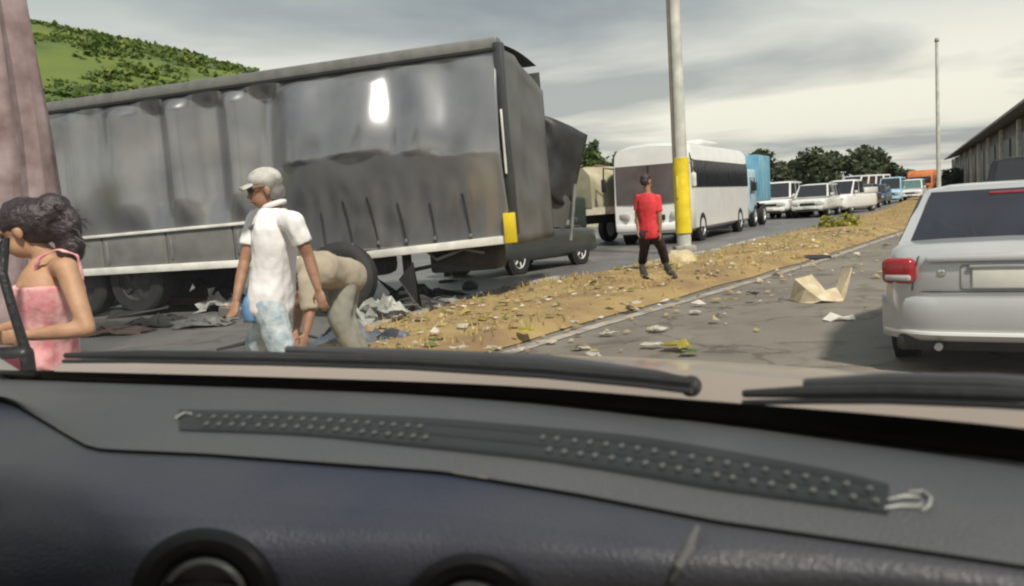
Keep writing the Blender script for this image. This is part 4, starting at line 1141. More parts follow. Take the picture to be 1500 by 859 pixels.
wreck(655, 432, [((0, 0, .04), (.5, .22, .02), (.1, .06, .2))], 'dark flat sheet on the road below the white rail')
# yellow-green weed clump on the verge far ahead
rn = random.Random(8)
sh = empty('weed_clump', gp(1232, 337)); tag(sh, 'yellow-green weed clump on the verge ahead of the cardboard', 'plant')
V, F, C = leaf_cloud((0, 0, .22), (.75, .5, .28), 700, .07, [(.32, .30, .04), (.42, .36, .06), (.16, .20, .04)], rn); tint_mesh('leaves', V, F, C, LEAF, sh)
bm = bmesh.new()
for k in range(6): tube(bm, [(rn.uniform(-.2, .2), rn.uniform(-.1, .1), -.02), (rn.uniform(-.5, .5), rn.uniform(-.3, .3), .3)], .01, 5)
ob('stem', bm, bark, sh)

# ================================================================== PEOPLE
skin_t = mat('skin_tan', (.38, .205, .115), .6, scale=14, col2=(.47, .27, .165), bump=.12, bscale=90)
skin_b = mat('skin_brown', (.24, .12, .07), .6, scale=14, col2=(.32, .175, .11), bump=.12, bscale=90)
hair_d = mat('dark_hair', (.030, .020, .022), .45, scale=30, var=.5, bump=.5, bscale=60)
def frame(z, x):                                         # z axis along z, x roughly lateral
    z = Vector(z).normalized(); x = Vector(x); x = (x-z*x.dot(z)).normalized(); y = z.cross(x)
    return Matrix((x, y, z)).transposed()
def ruffle(me, fn):
    n = len(me.vertices)
    no = [v.normal.copy() for v in me.vertices]; co = [v.co.copy() for v in me.vertices]
    flat = []
    for c, m in zip(co, no): flat.extend(c+m*fn(c))
    me.vertices.foreach_set('co', flat); me.update()
def hand(bm, wrist, d, palm_n, side_, curl=.5, s=1.0):
    """palm along d, palm facing palm_n, thumb towards side_"""
    d = Vector(d).normalized(); n = (Vector(palm_n)-d*Vector(palm_n).dot(d)).normalized(); w = d.cross(n)
    if w.dot(Vector(side_)) < 0: w = -w
    c = Vector(wrist)+d*.05*s
    ball(bm, c, (.040*s, .017*s, .052*s), 2, frame(d, w))
    for k, (off, ln) in enumerate(((.028, .070), (.010, .080), (-.009, .075), (-.027, .058))):
        a = c+d*.035*s+w*off*s
        d1 = (d*math.cos(curl*.6)+n*math.sin(curl*.6)); d2 = (d*math.cos(curl*1.7)+n*math.sin(curl*1.7))
        m = a+d1*ln*.5*s; cap(bm, a, m, .0095*s, .009*s, 8); cap(bm, m, m+d2*ln*.5*s, .009*s, .0075*s, 8)
    a = c-d*.02*s+w*.030*s; m = a+(d*.6+w*.7+n*.3).normalized()*.035*s
    cap(bm, a, m, .012*s, .0105*s, 8); cap(bm, m, m+(d*.9+w*.15+n*.45).normalized()*.032*s, .0105*s, .008*s, 8)
def person(label, J, face, lat, skin, garments, s=1.0, voxel=.009, hair=None, curl=.5, headscale=1.0, fem=False):
    """J: world joints; face: where the head looks; lat: to the person's right"""
    ground = Vector((J['pelvis'].x, J['pelvis'].y, 0))
    t = empty('person', ground); tag(t, label, 'person')
    J = {k: Vector(v)-ground for k, v in J.items()}
    lat = Vector(lat).normalized(); face = Vector(face).normalized()
    P, N, Cc, Hd = J['pelvis'], J['neck'], J['chest'], J['head']
    sp1 = (Cc-P); sp2 = (N-Cc)
    wa = .86 if fem else 1.0
    def torso(bm, g, t0=0.0, t1=1.0):
        sec = [(P-sp1*.28, .140, .105), (P-sp1*.10, .162, .116), (P+sp1*.12, .164, .116), (P+sp1*.45, .146*wa, .106), (P+sp1*.75, .155*wa, .112), (Cc, .168*wa, .120), (Cc+sp2*.40, .170*wa, .112), (Cc+sp2*.70, .140*wa, .092), (Cc+sp2*.92, .085*wa, .070), (N, .055, .055)]
        sec = sec[int(t0*10):int(t1*10)]
        rows = []
        for i, (c, rx, ry) in enumerate(sec):
            ax = (sp1 if i+int(t0*10) < 4 else sp1.normalized()+sp2.normalized() if i+int(t0*10) < 6 else sp2)
            Fm = frame(ax, lat)
            rows.append([c+Fm @ Vector((math.copysign(abs(math.cos(2*math.pi*k/28))**.85, math.cos(2*math.pi*k/28))*(rx*s+g), math.copysign(abs(math.sin(2*math.pi*k/28))**.85, math.sin(2*math.pi*k/28))*(ry*s+g), 0)) for k in range(28)])
        vs = grid(bm, rows, close=True); bm.faces.new(vs[0][::-1]); bm.faces.new(vs[-1])
        if t1 > .8: cap(bm, J['shl'].lerp(Cc+sp2*.75, .15), J['shr'].lerp(Cc+sp2*.75, .15), .050*s*wa+g*.8)
    bm = bmesh.new(); torso(bm, 0)
    cap(bm, N-(Hd-N)*.15, Hd, .056*s*wa, .052*s*wa)
    hs = headscale*s
    Fh = frame(Vector((0, 0, 1))-face*Vector((0, 0, 1)).dot(face) if abs(face.z) < .95 else Vector((0, 0, 1)), face.cross(Vector((0, 0, 1))))
    up = Fh.col[2]; fw = face; sd_ = fw.cross(up)
    hp = lambda x, y, z: Hd+sd_*x*hs+fw*y*hs+up*z*hs
    ball(bm, hp(0, -.012, .03), (.076*hs, .096*hs, .088*hs), 3, frame(up, sd_))
    ball(bm, hp(0, .030, -.050), (.056*hs, .062*hs, .066*hs), 3, frame(up, sd_))
    cap(bm, hp(0, .088, .005), hp(0, .104, -.030), .011*hs, .015*hs, 8)
    for q in (-1, 1):
        ball(bm, hp(q*.078, -.008, -.012), (.014*hs, .022*hs, .034*hs), 2, frame(up, sd_))
        ball(bm, hp(q*.032, .078, .022), (.024*hs, .016*hs, .010*hs), 2, frame(up, sd_))
    cap(bm, hp(-.018, .085, -.062), hp(.018, .085, -.062), .011*hs, None, 8)
    for q in 'lr':
        sh, el, ha = J['sh'+q], J['el'+q], J['ha'+q]
        ball(bm, sh, .060*s*wa); cap(bm, sh, sh.lerp(el, .45), .054*s*wa, .050*s*wa); cap(bm, sh.lerp(el, .45), el, .050*s*wa, .040*s*wa); cap(bm, el, el.lerp(ha, .35), .040*s*wa, .041*s*wa); cap(bm, el.lerp(ha, .35), ha, .041*s*wa, .027*s*wa)
        d = (ha-el).normalized(); inw = -lat if q == 'r' else lat
        hand(bm, ha, d, inw if abs(d.dot(inw)) < .9 else Vector((0, 0, -1)), face, curl, s*(.92 if fem else 1))
        hi, kn, an = J['hi'+q], J['kn'+q], J['an'+q]
        cap(bm, hi, kn, .082*s, .056*s); cap(bm, kn, kn.lerp(an, .35), .055*s, .057*s); cap(bm, kn.lerp(an, .35), an, .057*s, .038*s)
        cap(bm, an-Vector((0, 0, .03)), an+J['foot'+q]*.12*s-Vector((0, 0, .045)), .040*s, .032*s)
    body = link_mesh('body', remesh(bm, voxel, 7), skin, t, True, 180)
    for q in (-1, 1):
        bm = bmesh.new(); ball(bm, hp(q*.032, .083, .006), (.014*hs, .009*hs, .009*hs), 2, frame(up, sd_)); ob('eye', bm, mat('eye_dark', (.03, .02, .018), .2), t)
    bm = bmesh.new(); ball(bm, hp(0, .098, -.062), (.024*hs, .006*hs, .008*hs), 2, frame(up, sd_)); ob('mouth', bm, mat('lips', (.30, .11, .09), .5), t)
    for gname, gm, spec in garments:
        bm = bmesh.new()
        if spec[0] == 'shirt':
            _, g, sleeve, hem, strap = spec
            if not strap: torso(bm, g)
            else:
                torso(bm, g, 0, .7)
                for q in 'lr':
                    a = J['sh'+q].lerp(N, .38)
                    fwd = lat.cross(Vector((0, 0, 1)))*-1
                    for sg in (-1, 1): tube(bm, [a+Vector((0, 0, .068*s)), a+fwd*sg*.082*s+Vector((0, 0, .035)), Cc+(a-N)*.6+fwd*sg*.135*s], .010, 8)
            if hem: ball(bm, P-sp1.normalized()*hem*.5, (.168*s+g, .122*s+g, .12*s), 3, frame(sp1, lat))
            for q in 'lr':
                if sleeve > 0:
                    sh, el, ha = J['sh'+q], J['el'+q], J['ha'+q]
                    if sleeve <= 1: ball(bm, sh, .058*s+g*.5); cyl(bm, sh, sh.lerp(el, sleeve), .058*s+g*.5, .056*s+g*.55, 18)
                    else: cap(bm, sh, el, .062*s+g, .048*s+g); cap(bm, el, el.lerp(ha, sleeve-1), .048*s+g, .036*s+g)
        else:
            _, g, ln = spec
            ball(bm, P, (.168*s+g, .12*s+g, .12*s+g), 3, frame(sp1, lat))
            for q in 'lr':
                hi, kn, an = J['hi'+q], J['kn'+q], J['an'+q]
                if ln <= 1: cap(bm, hi, hi.lerp(kn, ln), .088*s+g, .074*s+g)
                else: cap(bm, hi, kn, .088*s+g, .066*s+g); cap(bm, kn, kn.lerp(an, ln-1), .066*s+g, .056*s+g)
        me = remesh(bm, voxel, 22 if label.startswith('person in tan') else 12)
        ruffle(me, lambda c: (.008*mnoise.noise(Vector((c.x*9, c.y*9, c.z*4)))+.006*mnoise.noise(Vector((c.x*20, c.y*20, c.z*11))+c*3)))
        link_mesh(gname, me, gm, t, True, 180)
    for q in 'lr':
        an, fo = J['an'+q], J['foot'+q]
        bm = bmesh.new(); cap(bm, an-Vector((0, 0, .035)), an+fo*.16*s-Vector((0, 0, .05)), .050*s, .040*s); ball(bm, an-fo*.04*s-Vector((0, 0, .045)), .045*s)
        link_mesh('shoe', remesh(bm, .012, 3), mat('shoe_dark', (.03, .027, .025), .6), t, True, 180)
    if hair: hair(t, hp, hs, up, fw, sd_, Fh)
    return t
def short_hair(m):
    def f(t, hp, hs, up, fw, sd_, Fh):
        bm = bmesh.new()
        ball(bm, hp(0, -.024, .050), (.084*hs, .100*hs, .082*hs), 3, frame(up, sd_)); ball(bm, hp(0, -.05, .0), (.078*hs, .07*hs, .085*hs), 3, frame(up, sd_))
        me = remesh(bm, .010, 2)
        ruffle(me, lambda c: .008*mnoise.noise(c*30))
        link_mesh('hair', me, m, t, True, 180)
    return f
def cap_hat(m):
    def f(t, hp, hs, up, fw, sd_, Fh):
        short_hair(mat('grey_hair', (.16, .15, .14), .7))(t, lambda x, y, z: hp(x, y-.004, z-.022), hs*.97, up, fw, sd_, Fh)
        bm = bmesh.new()
        ball(bm, hp(0, -.012, .068), (.088*hs, .106*hs, .072*hs), 3, frame(up, sd_))
        for v in list(bm.verts): pass
        c = ob('cap', bm, m, t, angle=180)
        bm = bmesh.new()
        rows = [[hp(-.075+.15*k/8, .07+(.085*r)*(1-.25*abs(k/4-1)**2), .058-.020*r-.02*abs(k/4-1)**2) for k in range(9)] for r in (0, .35, .7, 1)]
        grid(bm, rows); o = ob('visor', bm, m, c); o.modifiers.new('thick', 'SOLIDIFY').thickness = .008
        bm = bmesh.new()
        for q in (-1, 1): ball(bm, hp(q*.033, .096, .010), (.026*hs, .010*hs, .019*hs), 2, frame(up, sd_))
        tube(bm, [hp(-.078, .0, .016), hp(-.062, .085, .016), hp(0, .104, .018), hp(.062, .085, .016), hp(.078, .0, .016)], .004, 6)
        ob('sunglasses', bm, black_pl, t)
    return f
def long_hair(m):
    def f(t, hp, hs, up, fw, sd_, Fh):
        bm = bmesh.new()
        ball(bm, hp(0, -.022, .052), (.092*hs, .110*hs, .090*hs), 3, frame(up, sd_)); ball(bm, hp(0, -.075, .015), (.092*hs, .10*hs, .105*hs), 3, frame(up, sd_))
        ball(bm, hp(0, -.15, .03), (.080*hs, .075*hs, .080*hs), 3); ball(bm, hp(.0, -.165, -.05), (.075*hs, .06*hs, .10*hs), 3)
        ball(bm, hp(.0, -.15, -.14), (.06*hs, .05*hs, .09*hs), 3)
        me = remesh(bm, .009, 2)
        ruffle(me, lambda c: .010*mnoise.noise(c*14)+.004*mnoise.noise(c*45))
        link_mesh('hair', me, m, t, True, 180)
        rn = random.Random(4); bm = bmesh.new()
        for k in range(12):                                # loose strands
            a = hp(rn.uniform(-.08, .08), rn.uniform(-.21, -.15), rn.uniform(-.16, .05))
            d = (a-hp(0, -.08, .0)).normalized()
            tube(bm, [a, a+d*.03+Vector((0, 0, -.005)), a+d*.05+Vector((rn.uniform(-.02, .02), 0, -.03))], [.004, .003, .001], 5)
        ob('loose_strands', bm, m, t)
    return f

# woman in pink at the left edge
YW = 3.45
J = dict(head=at(34, 338, YW), neck=at(70, 380, YW+.02), chest=at(72, 440, YW+.02), pelvis=at(66, 545, YW+.04),
         shl=at(97, 394, YW-.15), ell=at(128, 482, YW-.24), hal=at(36, 492, YW-.26),
         shr=at(70, 384, YW+.19), elr=at(52, 470, YW+.26), har=at(-10, 486, YW+.05))
pz = J['pelvis']
for q, o in (('l', -.085), ('r', .085)):
    J['hi'+q] = pz+Vector((0, o, -.04)); J['kn'+q] = Vector((pz.x-.05, pz.y+o, .38)); J['an'+q] = Vector((pz.x+.02, pz.y+o, .075)); J['foot'+q] = Vector((-1, 0, 0))
pink = mat('pink_cotton', (.60, .20, .23), .8, scale=16, col2=(.80, .48, .47), bump=.3, bscale=25)
wom = person('woman with dark hair in a pink strappy top looking down at left edge', J, (-.90, -.10, -.32), (0, 1, 0), skin_t,
       [('top', pink, ('shirt', .014, 0, 0, True)), ('skirt', mat('dark_skirt', (.05, .04, .05), .8), ('trousers', .02, .9))], s=.92, voxel=.008, hair=long_hair(hair_d), curl=.8, fem=True)
# her black handbag and the phone she holds
hb = empty('handbag', at(14, 520, YW-.33)); tag(hb, 'black handbag hanging in front of the woman in pink', 'handbag')
bm = bmesh.new(); box(bm, (0, 0, -.10), (.17, .07, .26), bev=.03, seg=3); ob('bag_body', bm, mat('black_leather', (.012, .011, .012), .4, bump=.3), hb)
bm = bmesh.new(); tube(bm, [(-.06, 0, .02), (-.045, 0, .20), (-.03, .02, .36), (.0, .06, .42), (.01, .0, .30), (.035, 0, .15), (.06, 0, .02)], .018, 8); ob('strap', bm, MATS['black_leather'], hb)
bm = bmesh.new(); box(bm, (0, -.04, -.06), (.12, .012, .10), bev=.006); ob('flap', bm, mat('maroon_leather', (.10, .012, .02), .45), hb)

# man in white polo shirt
YM = 5.75
J = dict(head=at(388, 278, YM), neck=at(401, 305, YM+.02), chest=at(403, 355, YM+.02), pelvis=at(398, 436, YM+.04),
         shl=at(430, 326, YM-.17), ell=at(452, 376, YM-.12), hal=at(466, 424, YM-.16),
         shr=at(376, 322, YM+.20), elr=at(358, 385, YM+.14), har=at(346, 440, YM-.02))
pz = J['pelvis']
for q, o, k in (('l', -.09, .16), ('r', .09, -.20)):
    J['hi'+q] = pz+Vector((0, o, -.03)); J['kn'+q] = Vector((pz.x+k*.55-.03, pz.y+o, .47)); J['an'+q] = Vector((pz.x+k*1.2, pz.y+o, .085)); J['foot'+q] = Vector((-1, 0, 0))
wshirt = mat('white_cotton', (.74, .72, .72), .85, scale=5, var=.04, bump=.35, bscale=9)
denim = mat('washed_denim', (.20, .29, .36), .85, scale=11, col2=(.58, .62, .64), bump=.3)
man = person('man in white short-sleeved shirt and grey cap walking past the trailer', J, (-.93, -.32, -.12), (.12, .99, 0), skin_b,
       [('shirt', wshirt, ('shirt', .026, .62, .10, False)), ('shorts', denim, ('trousers', .022, 1.0))], s=1.0, voxel=.009, hair=cap_hat(mat('cap_grey', (.34, .33, .30), .85, scale=18, col2=(.55, .53, .50))), headscale=1.06)
bm = bmesh.new(); box(bm, man.matrix_basis.inverted() @ at(374, 330, YM-.13), (.10, .012, .025), Matrix.Rotation(-.5, 3, 'Y'), bev=.004); ob('shirt_emblem', bm, mat('emblem_dark', (.08, .08, .09), .8), man)
nk = man.matrix_basis.inverted() @ at(401, 303, YM+.02)
bm = bmesh.new(); tube(bm, [nk+Vector((math.cos(a)*.072, math.sin(a)*.070, .012+.02*math.cos(a))) for a in [2*math.pi*k/20 for k in range(20)]], .017, 8, closed=True); ob('collar', bm, wshirt, man)
bb = tag(crumple('blue_bag', at(368, 452, YM-.05)-Vector((0, 0, .10)), (.07, .06, .13), mat('blue_plastic', (.10, .22, .42), .4, var=.3), 'small blue plastic bag held low by the man in white', 'bag', 21))

# bending person in tan
YT = 7.3
J = dict(head=at(432, 428, YT-.52), neck=at(447, 404, YT-.38), chest=at(466, 395, YT-.22), pelvis=at(503, 404, YT+.10),
         shl=at(446, 412, YT-.52), ell=at(455, 455, YT-.55), hal=at(448, 488, YT-.62),
         shr=at(458, 396, YT-.18), elr=at(438, 450, YT-.22), har=at(434, 486, YT-.36))
pz = J['pelvis']
for q, o in (('l', -.10), ('r', .10)):
    J['hi'+q] = pz+Vector((.02, o, -.05)); J['kn'+q] = Vector((pz.x-.03, pz.y+o-.08, .45)); J['an'+q] = Vector((pz.x+.08, pz.y+o, .085)); J['foot'+q] = Vector((-.9, -.4, 0))
person('person in tan shirt bending over behind the man in white', J, (-.5, -.45, -.72), (-.6, .8, 0), skin_b,
       [('shirt', mat('tan_cotton', (.34, .29, .22), .9, scale=5, var=.1, bump=.35, bscale=9), ('shirt', .035, 1.0, .08, False)), ('trousers', mat('khaki_trousers', (.24, .235, .20), .9, var=.1), ('trousers', .03, 1.9))], s=1.05, voxel=.011, hair=short_hair(hair_d))

# man in red by the pole
YR = 14.6
J = dict(head=at(947, 266, YR), neck=at(949, 283, YR), chest=at(949, 305, YR), pelvis=at(951, 340, YR),
         shl=at(936, 289, YR+.10), ell=at(933, 314, YR+.12), hal=at(935, 338, YR+.02),
         shr=at(963, 290, YR-.08), elr=at(966, 316, YR-.12), har=at(967, 341, YR-.10))
pz = J['pelvis']
fl = gp(941, 402); fr_ = gp(976, 401)
for q, fo in (('l', fl), ('r', fr_)):
    sx = -1 if q == 'l' else 1
    J['hi'+q] = pz+Vector((sx*.085, 0, -.04)); a = Vector((fo.x, fo.y, .19)); J['an'+q] = a
    J['kn'+q] = (J['hi'+q]+a)/2+Vector((.025, -.01, .02)); J['foot'+q] = Vector((.9, .2, 0))*.6
redc = mat('red_cotton', (.58, .035, .045), .85, scale=7, var=.15, bump=.3, bscale=9)
person('man in red shirt and dark trousers standing by the yellow pole base', J, (.75, .55, -.15), (.75, -.62, 0), skin_b,
       [('shirt', redc, ('shirt', .018, .8, .03, False)), ('trousers', mat('maroon_black', (.035, .020, .026), .9, var=.2), ('trousers', .02, 1.85))], s=1.02, voxel=.012, hair=short_hair(hair_d))

# ================================================================== THE CAR WE SIT IN
CA = R_(28)
fC = Vector((math.sin(CA), math.cos(CA), 0)); rC = Vector((math.cos(CA), -math.sin(CA), 0)); UP = Vector((0, 0, 1))
def cw(u, v, z): return rC*u+fC*v+UP*z
def uv(p): return p.dot(rC), p.dot(fC)
own = empty('own_car', (0, 0, 0)); tag(own, 'car we look out of: dark grey dashboard, wipers and pale bonnet', 'car')
ED = EYE-.18
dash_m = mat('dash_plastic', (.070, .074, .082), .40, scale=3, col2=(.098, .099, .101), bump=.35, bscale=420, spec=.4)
dash_d = mat('dash_lower_shaded', (.027, .031, .052), .33, scale=3.5, col2=(.062, .062, .070), bump=.3, bscale=420, spec=.4)  # shade on the lower dash is put into this darker navy colour
frit_px = [(-420, 556), (-250, 564), (0, 572), (300, 581), (600, 592), (800, 606), (1000, 631), (1250, 661), (1500, 692), (1800, 735)]
seam_px = [(-420, 572), (-200, 574), (-20, 578), (10, 586), (130, 657), (160, 660), (300, 666), (650, 692), (850, 725), (1050, 764), (1300, 800), (1500, 830), (1800, 880)]
XS = [-420+2220*i/110 for i in range(111)]
def frit(x): return smooth_interp(frit_px, x, 60)
def seam(x): return smooth_interp(seam_px, x, 8)
rowdef = [lambda x: gp(x, frit(x)-16, ED-.012), lambda x: gp(x, frit(x)-2, ED-.002), lambda x: gp(x, frit(x)+6, ED)]
for k in range(1, 8): rowdef.append(lambda x, k=k: gp(x, frit(x)+8+(seam(x)-frit(x)-10)*k/7, ED-.001*k+.0035*math.sin(k/7*math.pi)))
bm = bmesh.new()
grid(bm, [[f(x) for x in XS] for f in rowdef])
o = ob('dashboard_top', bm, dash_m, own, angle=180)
low = [lambda x: gp(x, seam(x)-1, ED-.020), lambda x: gp(x, seam(x)+2, ED-.011), lambda x: gp(x, seam(x)+7, ED-.0095)]
for k in range(1, 13):
    f = k/12
    low.append(lambda x, f=f: gp(x, seam(x)+7+(1010-seam(x))*f, ED-.0095-.030*f-.20*f**2.6+.006*math.sin(x*.008+1)*f))
low.append(lambda x: gp(x, 1040, ED-.30)+fC*.02)
low.append(lambda x: gp(x, 1040, ED-.30)+fC*.05-UP*.35)
bm = bmesh.new(); grid(bm, [[f(x) for x in XS] for f in low])
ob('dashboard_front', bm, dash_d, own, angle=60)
# defroster grille
g_top = [(262, 600), (450, 603), (650, 613), (790, 625), (925, 637), (1050, 657), (1250, 694), (1310, 712)]
g_bot = [(240, 629), (450, 637), (650, 658), (790, 673), (925, 694), (1050, 717), (1250, 745), (1310, 753)]
def dz(x, y):                                             # level of the dash top under this spot
    f = max(0, min(1, (y-frit(x)-8)/(seam(x)-frit(x)-10)))
    return ED-.007*f+.0035*math.sin(f*math.pi)
def on_dash(x, y, lift=0.0): return gp(x, y, dz(x, y)+lift)
def gt(x): return smooth_interp(g_top, x, 30)
def gb(x): return smooth_interp(g_bot, x, 30)
bm = bmesh.new()
GX = [262+1040*i/70 for i in range(71)]
grid(bm, [[on_dash(x, gt(x)+(gb(x)-gt(x))*j/4, .0010) for x in GX] for j in range(5)])
grille = ob('defroster_grille', bm, mat('grille_black', (.014, .017, .018), .55), own)
rib_m = mat('grille_rib', (.095, .10, .10), .3, var=.25)
rx_ = [292.0]
while rx_[-1] < 1262: rx_.append(rx_[-1]+(19 if rx_[-1] < 700 else 22+(rx_[-1]-780)*.02))
for i, x in enumerate(rx_):
    if 632 < x < 780: continue
    for k, (a, b) in enumerate(((.28, .35), (.62, .70))):
        xo = x+(9 if k else 0)+random.uniform(-2, 2)
        ya, yb = gt(xo)+(gb(xo)-gt(xo))*a, gt(xo)+(gb(xo)-gt(xo))*b
        p, q = on_dash(xo+2, ya, .0022), on_dash(xo-2, yb, .0022)
        bm = bmesh.new(); d = q-p
        box(bm, (p+q)/2, (.0046 if x < 700 else .0038, d.length, .0030), Matrix.Rotation(-math.atan2(d.x, d.y), 3, 'Z'), bev=.0012, seg=2); ob('slat', bm, rib_m, grille)
for lo, hi in ((.10, .22), (.44, .56), (.80, .92)):
    bm = bmesh.new(); grid(bm, [[on_dash(x, gt(x)+(gb(x)-gt(x))*f, .0013) for x in GX[2:-2]] for f in (lo, hi)]); ob('louvre', bm, mat('grille_bar', (.010, .011, .011), .5), grille)
glint_m = mat('pale_glint', (.30, .30, .28), .3)  # glints at the grille ends, modelled as pale arcs
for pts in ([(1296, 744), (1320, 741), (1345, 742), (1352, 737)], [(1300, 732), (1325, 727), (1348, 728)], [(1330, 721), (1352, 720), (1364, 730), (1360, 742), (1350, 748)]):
    bm = bmesh.new(); tube(bm, [on_dash(a, b, .0015) for a, b in pts], [.0006]+[.0011]*(len(pts)-2)+[.0005], 6); ob('grille_glint', bm, glint_m, grille)
bm = bmesh.new(); tube(bm, [on_dash(a, b, .003) for a, b in ((258, 612), (270, 605), (280, 606))], .0014, 6); ob('grille_glint', bm, glint_m, grille)
# two round vents in the dash front
def dash_front_z(x, y):
    f = max(0, min(1, (y-seam(x)-7)/(1010-seam(x)))); return ED-.0095-.030*f-.20*f**2.6
def vent(px, py, rx, ry, name='air_vent'):               # a padded ring let into the dash front
    def sf(a, k, lift): 
        x, y = px+math.cos(a)*rx*k, py-math.sin(a)*ry*k
        return gp(x, y, dash_front_z(x, y)+lift)
    A_ = [2*math.pi*k/48 for k in range(48)]
    bm = bmesh.new(); grid(bm, [[sf(a, k, z) for a in A_] for k, z in ((1.04, -.006), (1.02, .002), (.96, .0055), (.86, .007), (.74, .0055), (.64, .001), (.60, -.004))], close=True)
    v = ob(name, bm, mat('vent_black', (.006, .006, .007), .7, spec=.2), own)
    bm = bmesh.new(); grid(bm, [[sf(a, k, .0008) for a in A_] for k in (.61, .4, .2, .02)], close=True); ob('vent_back', bm, mat('vent_back', (.016, .016, .017), .6), v)
    bm = bmesh.new(); tube(bm, [sf(R_(15+k*7), .55, .003) for k in range(20)], .0026, 6); ob('highlight_arc', bm, mat('vent_highlight', (.06, .065, .065), .4), v)  # crescent highlight inside the vent, drawn as a lighter arc
    for k in (-.3, -.05, .2):
        w_ = math.sqrt(1-(k/.6)**2)*.58
        bm = bmesh.new(); tube(bm, [gp(px+rx*u*w_, py-ry*k, dash_front_z(px+rx*u*w_, py-ry*k)+.003) for u in (-1, -.5, 0, .5, 1)], .0022, 6); ob('slat', bm, MATS['vent_black'], v)
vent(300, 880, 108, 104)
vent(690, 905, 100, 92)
# highlight on the dash front, put in as a paler ridge
bm = bmesh.new(); tube(bm, [gp(a, b, dash_front_z(a, b)+.002) for a, b in ((1022, 772), (1010, 800), (995, 830), (985, 850))], [.0015, .0032, .0032, .002], 8); ob('highlight_ridge', bm, mat('highlight_grey', (.09, .09, .09), .4), own)

# windscreen: base follows the dash edge, raked back
base = [gp(x, frit(x)-16, ED-.012)+fC*.012 for x in XS]
RAKE = 1.35
def glass_pt(b, h): return b + UP*h - fC*(h*RAKE) + fC*.10*(h*h)
bm = bmesh.new()
grid(bm, [[glass_pt(b, .46*j/14) for b in base] for j in range(15)])
gm_ = bpy.data.materials.new('windscreen_glass'); gm_.use_nodes = True
nt = gm_.node_tree
for n in list(nt.nodes): nt.nodes.remove(n)
out = nt.nodes.new('ShaderNodeOutputMaterial'); ms = nt.nodes.new('ShaderNodeMixShader'); tp = nt.nodes.new('ShaderNodeBsdfTransparent'); gl = nt.nodes.new('ShaderNodeBsdfGlossy'); fr = nt.nodes.new('ShaderNodeLayerWeight')
tp.inputs[0].default_value = (.96, .97, .96, 1); gl.inputs['Roughness'].default_value = .02; fr.inputs[0].default_value = .5; pw = nt.nodes.new('ShaderNodeMath'); pw.operation = 'POWER'; pw.inputs[1].default_value = 5.0; ma = nt.nodes.new('ShaderNodeMath'); ma.operation = 'MULTIPLY_ADD'; ma.inputs[1].default_value = .6; ma.inputs[2].default_value = .035; nt.links.new(fr.outputs['Facing'], pw.inputs[0]); nt.links.new(pw.outputs[0], ma.inputs[0])
tcn = nt.nodes.new('ShaderNodeTexCoord'); nn = nt.nodes.new('ShaderNodeTexNoise'); nn.inputs['Scale'].default_value = 4
nt.links.new(tcn.outputs['Object'], nn.inputs['Vector']); bp_ = nt.nodes.new('ShaderNodeBump'); bp_.inputs['Strength'].default_value = .01
nt.links.new(nn.outputs[0], bp_.inputs['Height']); nt.links.new(bp_.outputs[0], gl.inputs['Normal'])
nt.links.new(ma.outputs[0], ms.inputs[0]); nt.links.new(tp.outputs[0], ms.inputs[1]); nt.links.new(gl.outputs[0], ms.inputs[2]); nt.links.new(ms.outputs[0], out.inputs[0])
ob('windscreen', bm, gm_, own, angle=180)
bm = bmesh.new()
rows = []
def bandh(x): return .014+.015*sstep(500, 1450, x)
for j in range(3): rows.append([glass_pt(b, (bandh(x)+.012)*j/2-.012)+fC*.004 for x, b in zip(XS, base)])
grid(bm, rows); o = ob('glass_border', bm, mat('frit_black', (.008, .008, .008), .4), own)
# bonnet
bm = bmesh.new(); rows = []
u0 = uv(base[0])[0]
UL, UR = -1.16, .46
uvb = [uv(b) for b in base]
def vb(u):
    pts = sorted(uvb); return interp(pts, u)
nu, nv = 40, 26
for j in range(nv+1):
    g = j/nv; row = []
    for i in range(nu+1):
        a = -1+2*i/nu; u = (UL+UR)/2+a*(UR-UL)/2*(1-.10*g**2)
        b0_ = vb(u)+.02
        vend = 2.02-.22*abs(a)**3
        v = b0_+(vend-b0_)*g
        z = ED+.018-.225*g-.10*g**3.0-.016*abs(a)**2.2*(1+g)+.010*sstep(.45, .75, 1-abs(a))*sstep(0, .2, g)
        row.append(cw(u, v, z))
    rows.append(row)
rows.insert(0, [cw(uv(p)[0], vb(uv(p)[0])+.006, ED-.030) for p in rows[0]])
rows[1] = [p+fC*.035 for p in rows[1]]
rows.append([p+fC*.03-UP*.10 for p in rows[-1]])
rows.append([p+fC*.02-UP*.35 for p in rows[-1]])
grid(bm, rows); o = ob('bonnet', bm, cream_p, own, angle=60)
for u_, nm in ((UL, 'wing'), (UR, 'wing')):
    bm = bmesh.new(); rows = []
    for j in range(21):
        g = j/20; s_ = -1 if u_ == UL else 1
        p = rows_ = None
        uu = (UL+UR)/2+s_*(UR-UL)/2*(1-.10*g**2)
        v = vb(uu)+.02+(1.80-vb(uu)-.02)*g
        z = ED+.018-.225*g-.10*g**3-.016*(1+g)
        rows.append([cw(uu, v, z-.006), cw(uu+s_*.05, v, z-.03), cw(uu+s_*.09, v, z-.16), cw(uu+s_*.09, v, .35)])
    grid(bm, rows); ob('wing', bm, cream_p, own, angle=60)
# cowl strip under the wipers
bm = bmesh.new(); grid(bm, [[b+fC*d+UP*z for b in base] for d, z in ((.006, -.03), (.02, -.065), (.06, -.09))]); ob('cowl', bm, black_pl, own)
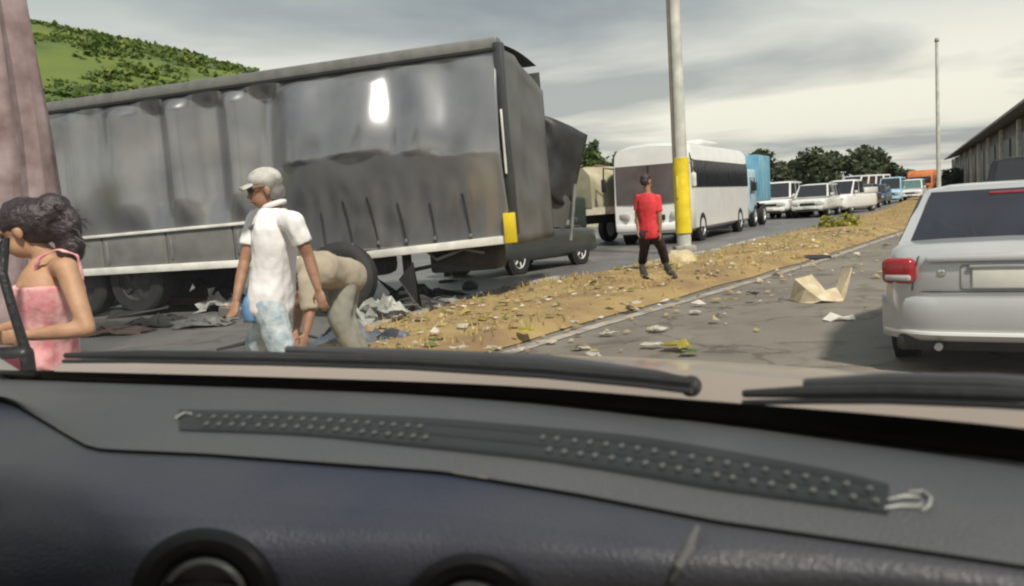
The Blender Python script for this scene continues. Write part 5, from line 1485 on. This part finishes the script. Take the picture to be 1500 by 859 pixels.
# wipers on the outside of the glass
def glass_hit(px, py, off):
    d = ray(px, py); lo, hi = .2, 3.0
    def F(t):
        p = Vector((0, 0, EYE))+d*t; u, v = uv(p); h = p.z-(ED-.012)
        return v-(vb(u)-h*RAKE+.10*h*h+off)
    for _ in range(50):
        m = (lo+hi)/2
        if F(m) > 0: hi = m
        else: lo = m
    return Vector((0, 0, EYE))+d*lo
def wiper(blade, arm, rb, label=None):
    t = []
    bm = bmesh.new(); pts = [glass_hit(x, y, .022) for x, y in blade]
    tube(bm, pts, [rb*.6]+[rb]*(len(pts)-2)+[rb*.7], 8); w_ = ob('wiper', bm, rubber, own)
    bm = bmesh.new(); tube(bm, [p+Vector((0, 0, -rb*1.2))-fC*.004 for p in pts], rb*.45, 6); ob('wiper_rubber', bm, black_pl, w_)
    bm = bmesh.new(); pa = [glass_hit(x, y, .040) for x, y, r in arm]; tube(bm, pa, [r for x, y, r in arm], 8); ob('wiper_arm', bm, mat('wiper_metal', (.06, .06, .065), .4, metal=.2), w_)
    bm = bmesh.new(); ball(bm, pa[-1], .010); ob('wiper_pivot', bm, black_pl, w_)
wiper([(96, 521), (200, 520), (400, 523), (600, 528), (800, 539), (950, 552), (1015, 560)], [(420, 512, .004), (600, 519, .006), (800, 532, .0085), (960, 552, .0068), (1012, 566, .0072)], .0060)
wiper([(1090, 577), (1200, 574), (1300, 573), (1450, 577), (1600, 584)], [(1180, 562, .004), (1300, 558, .006), (1450, 560, .006), (1620, 575, .007)], .0054)
# roof, pillars, doors round us (out of the picture, they shade the cabin)
trim_in = mat('headliner', (.30, .29, .27), .9)
top = [glass_pt(b, .46) for b in base]
bm = bmesh.new()
uls, urs = -1.16, .46
edge_pts = [p for p in top if uls-.05 < uv(p)[0] < urs+.3]
rows = []
for d, dzv in ((0, 0), (.3, .04), (.9, .06), (1.6, .03), (2.2, -.06)): rows.append([p-fC*d+UP*dzv for p in edge_pts])
grid(bm, rows); o = ob('roof', bm, [trim_in], own); o.modifiers.new('thick', 'SOLIDIFY').thickness = .03
for uq, s_ in ((UL-.10, -1), (UR+.14, 1)):
    zt = ED+.45
    vv = vb(uq)
    bm = bmesh.new(); tube(bm, [cw(uq, vv+.02, ED-.05), cw(uq-s_*.04, vv-.3, ED+.22), cw(uq-s_*.09, vv-.60, ED+.45)], [.05, .045, .045], 10); ob('pillar', bm, trim_in, own)
    bm = bmesh.new(); box(bm, cw(uq+s_*.02, vv-.95, .62), (.08, 1.7, .74), Matrix.Rotation(-CA, 3, 'Z'), bev=.02); ob('door', bm, dash_d, own)

bpy.data.scenes.remove(TMP)
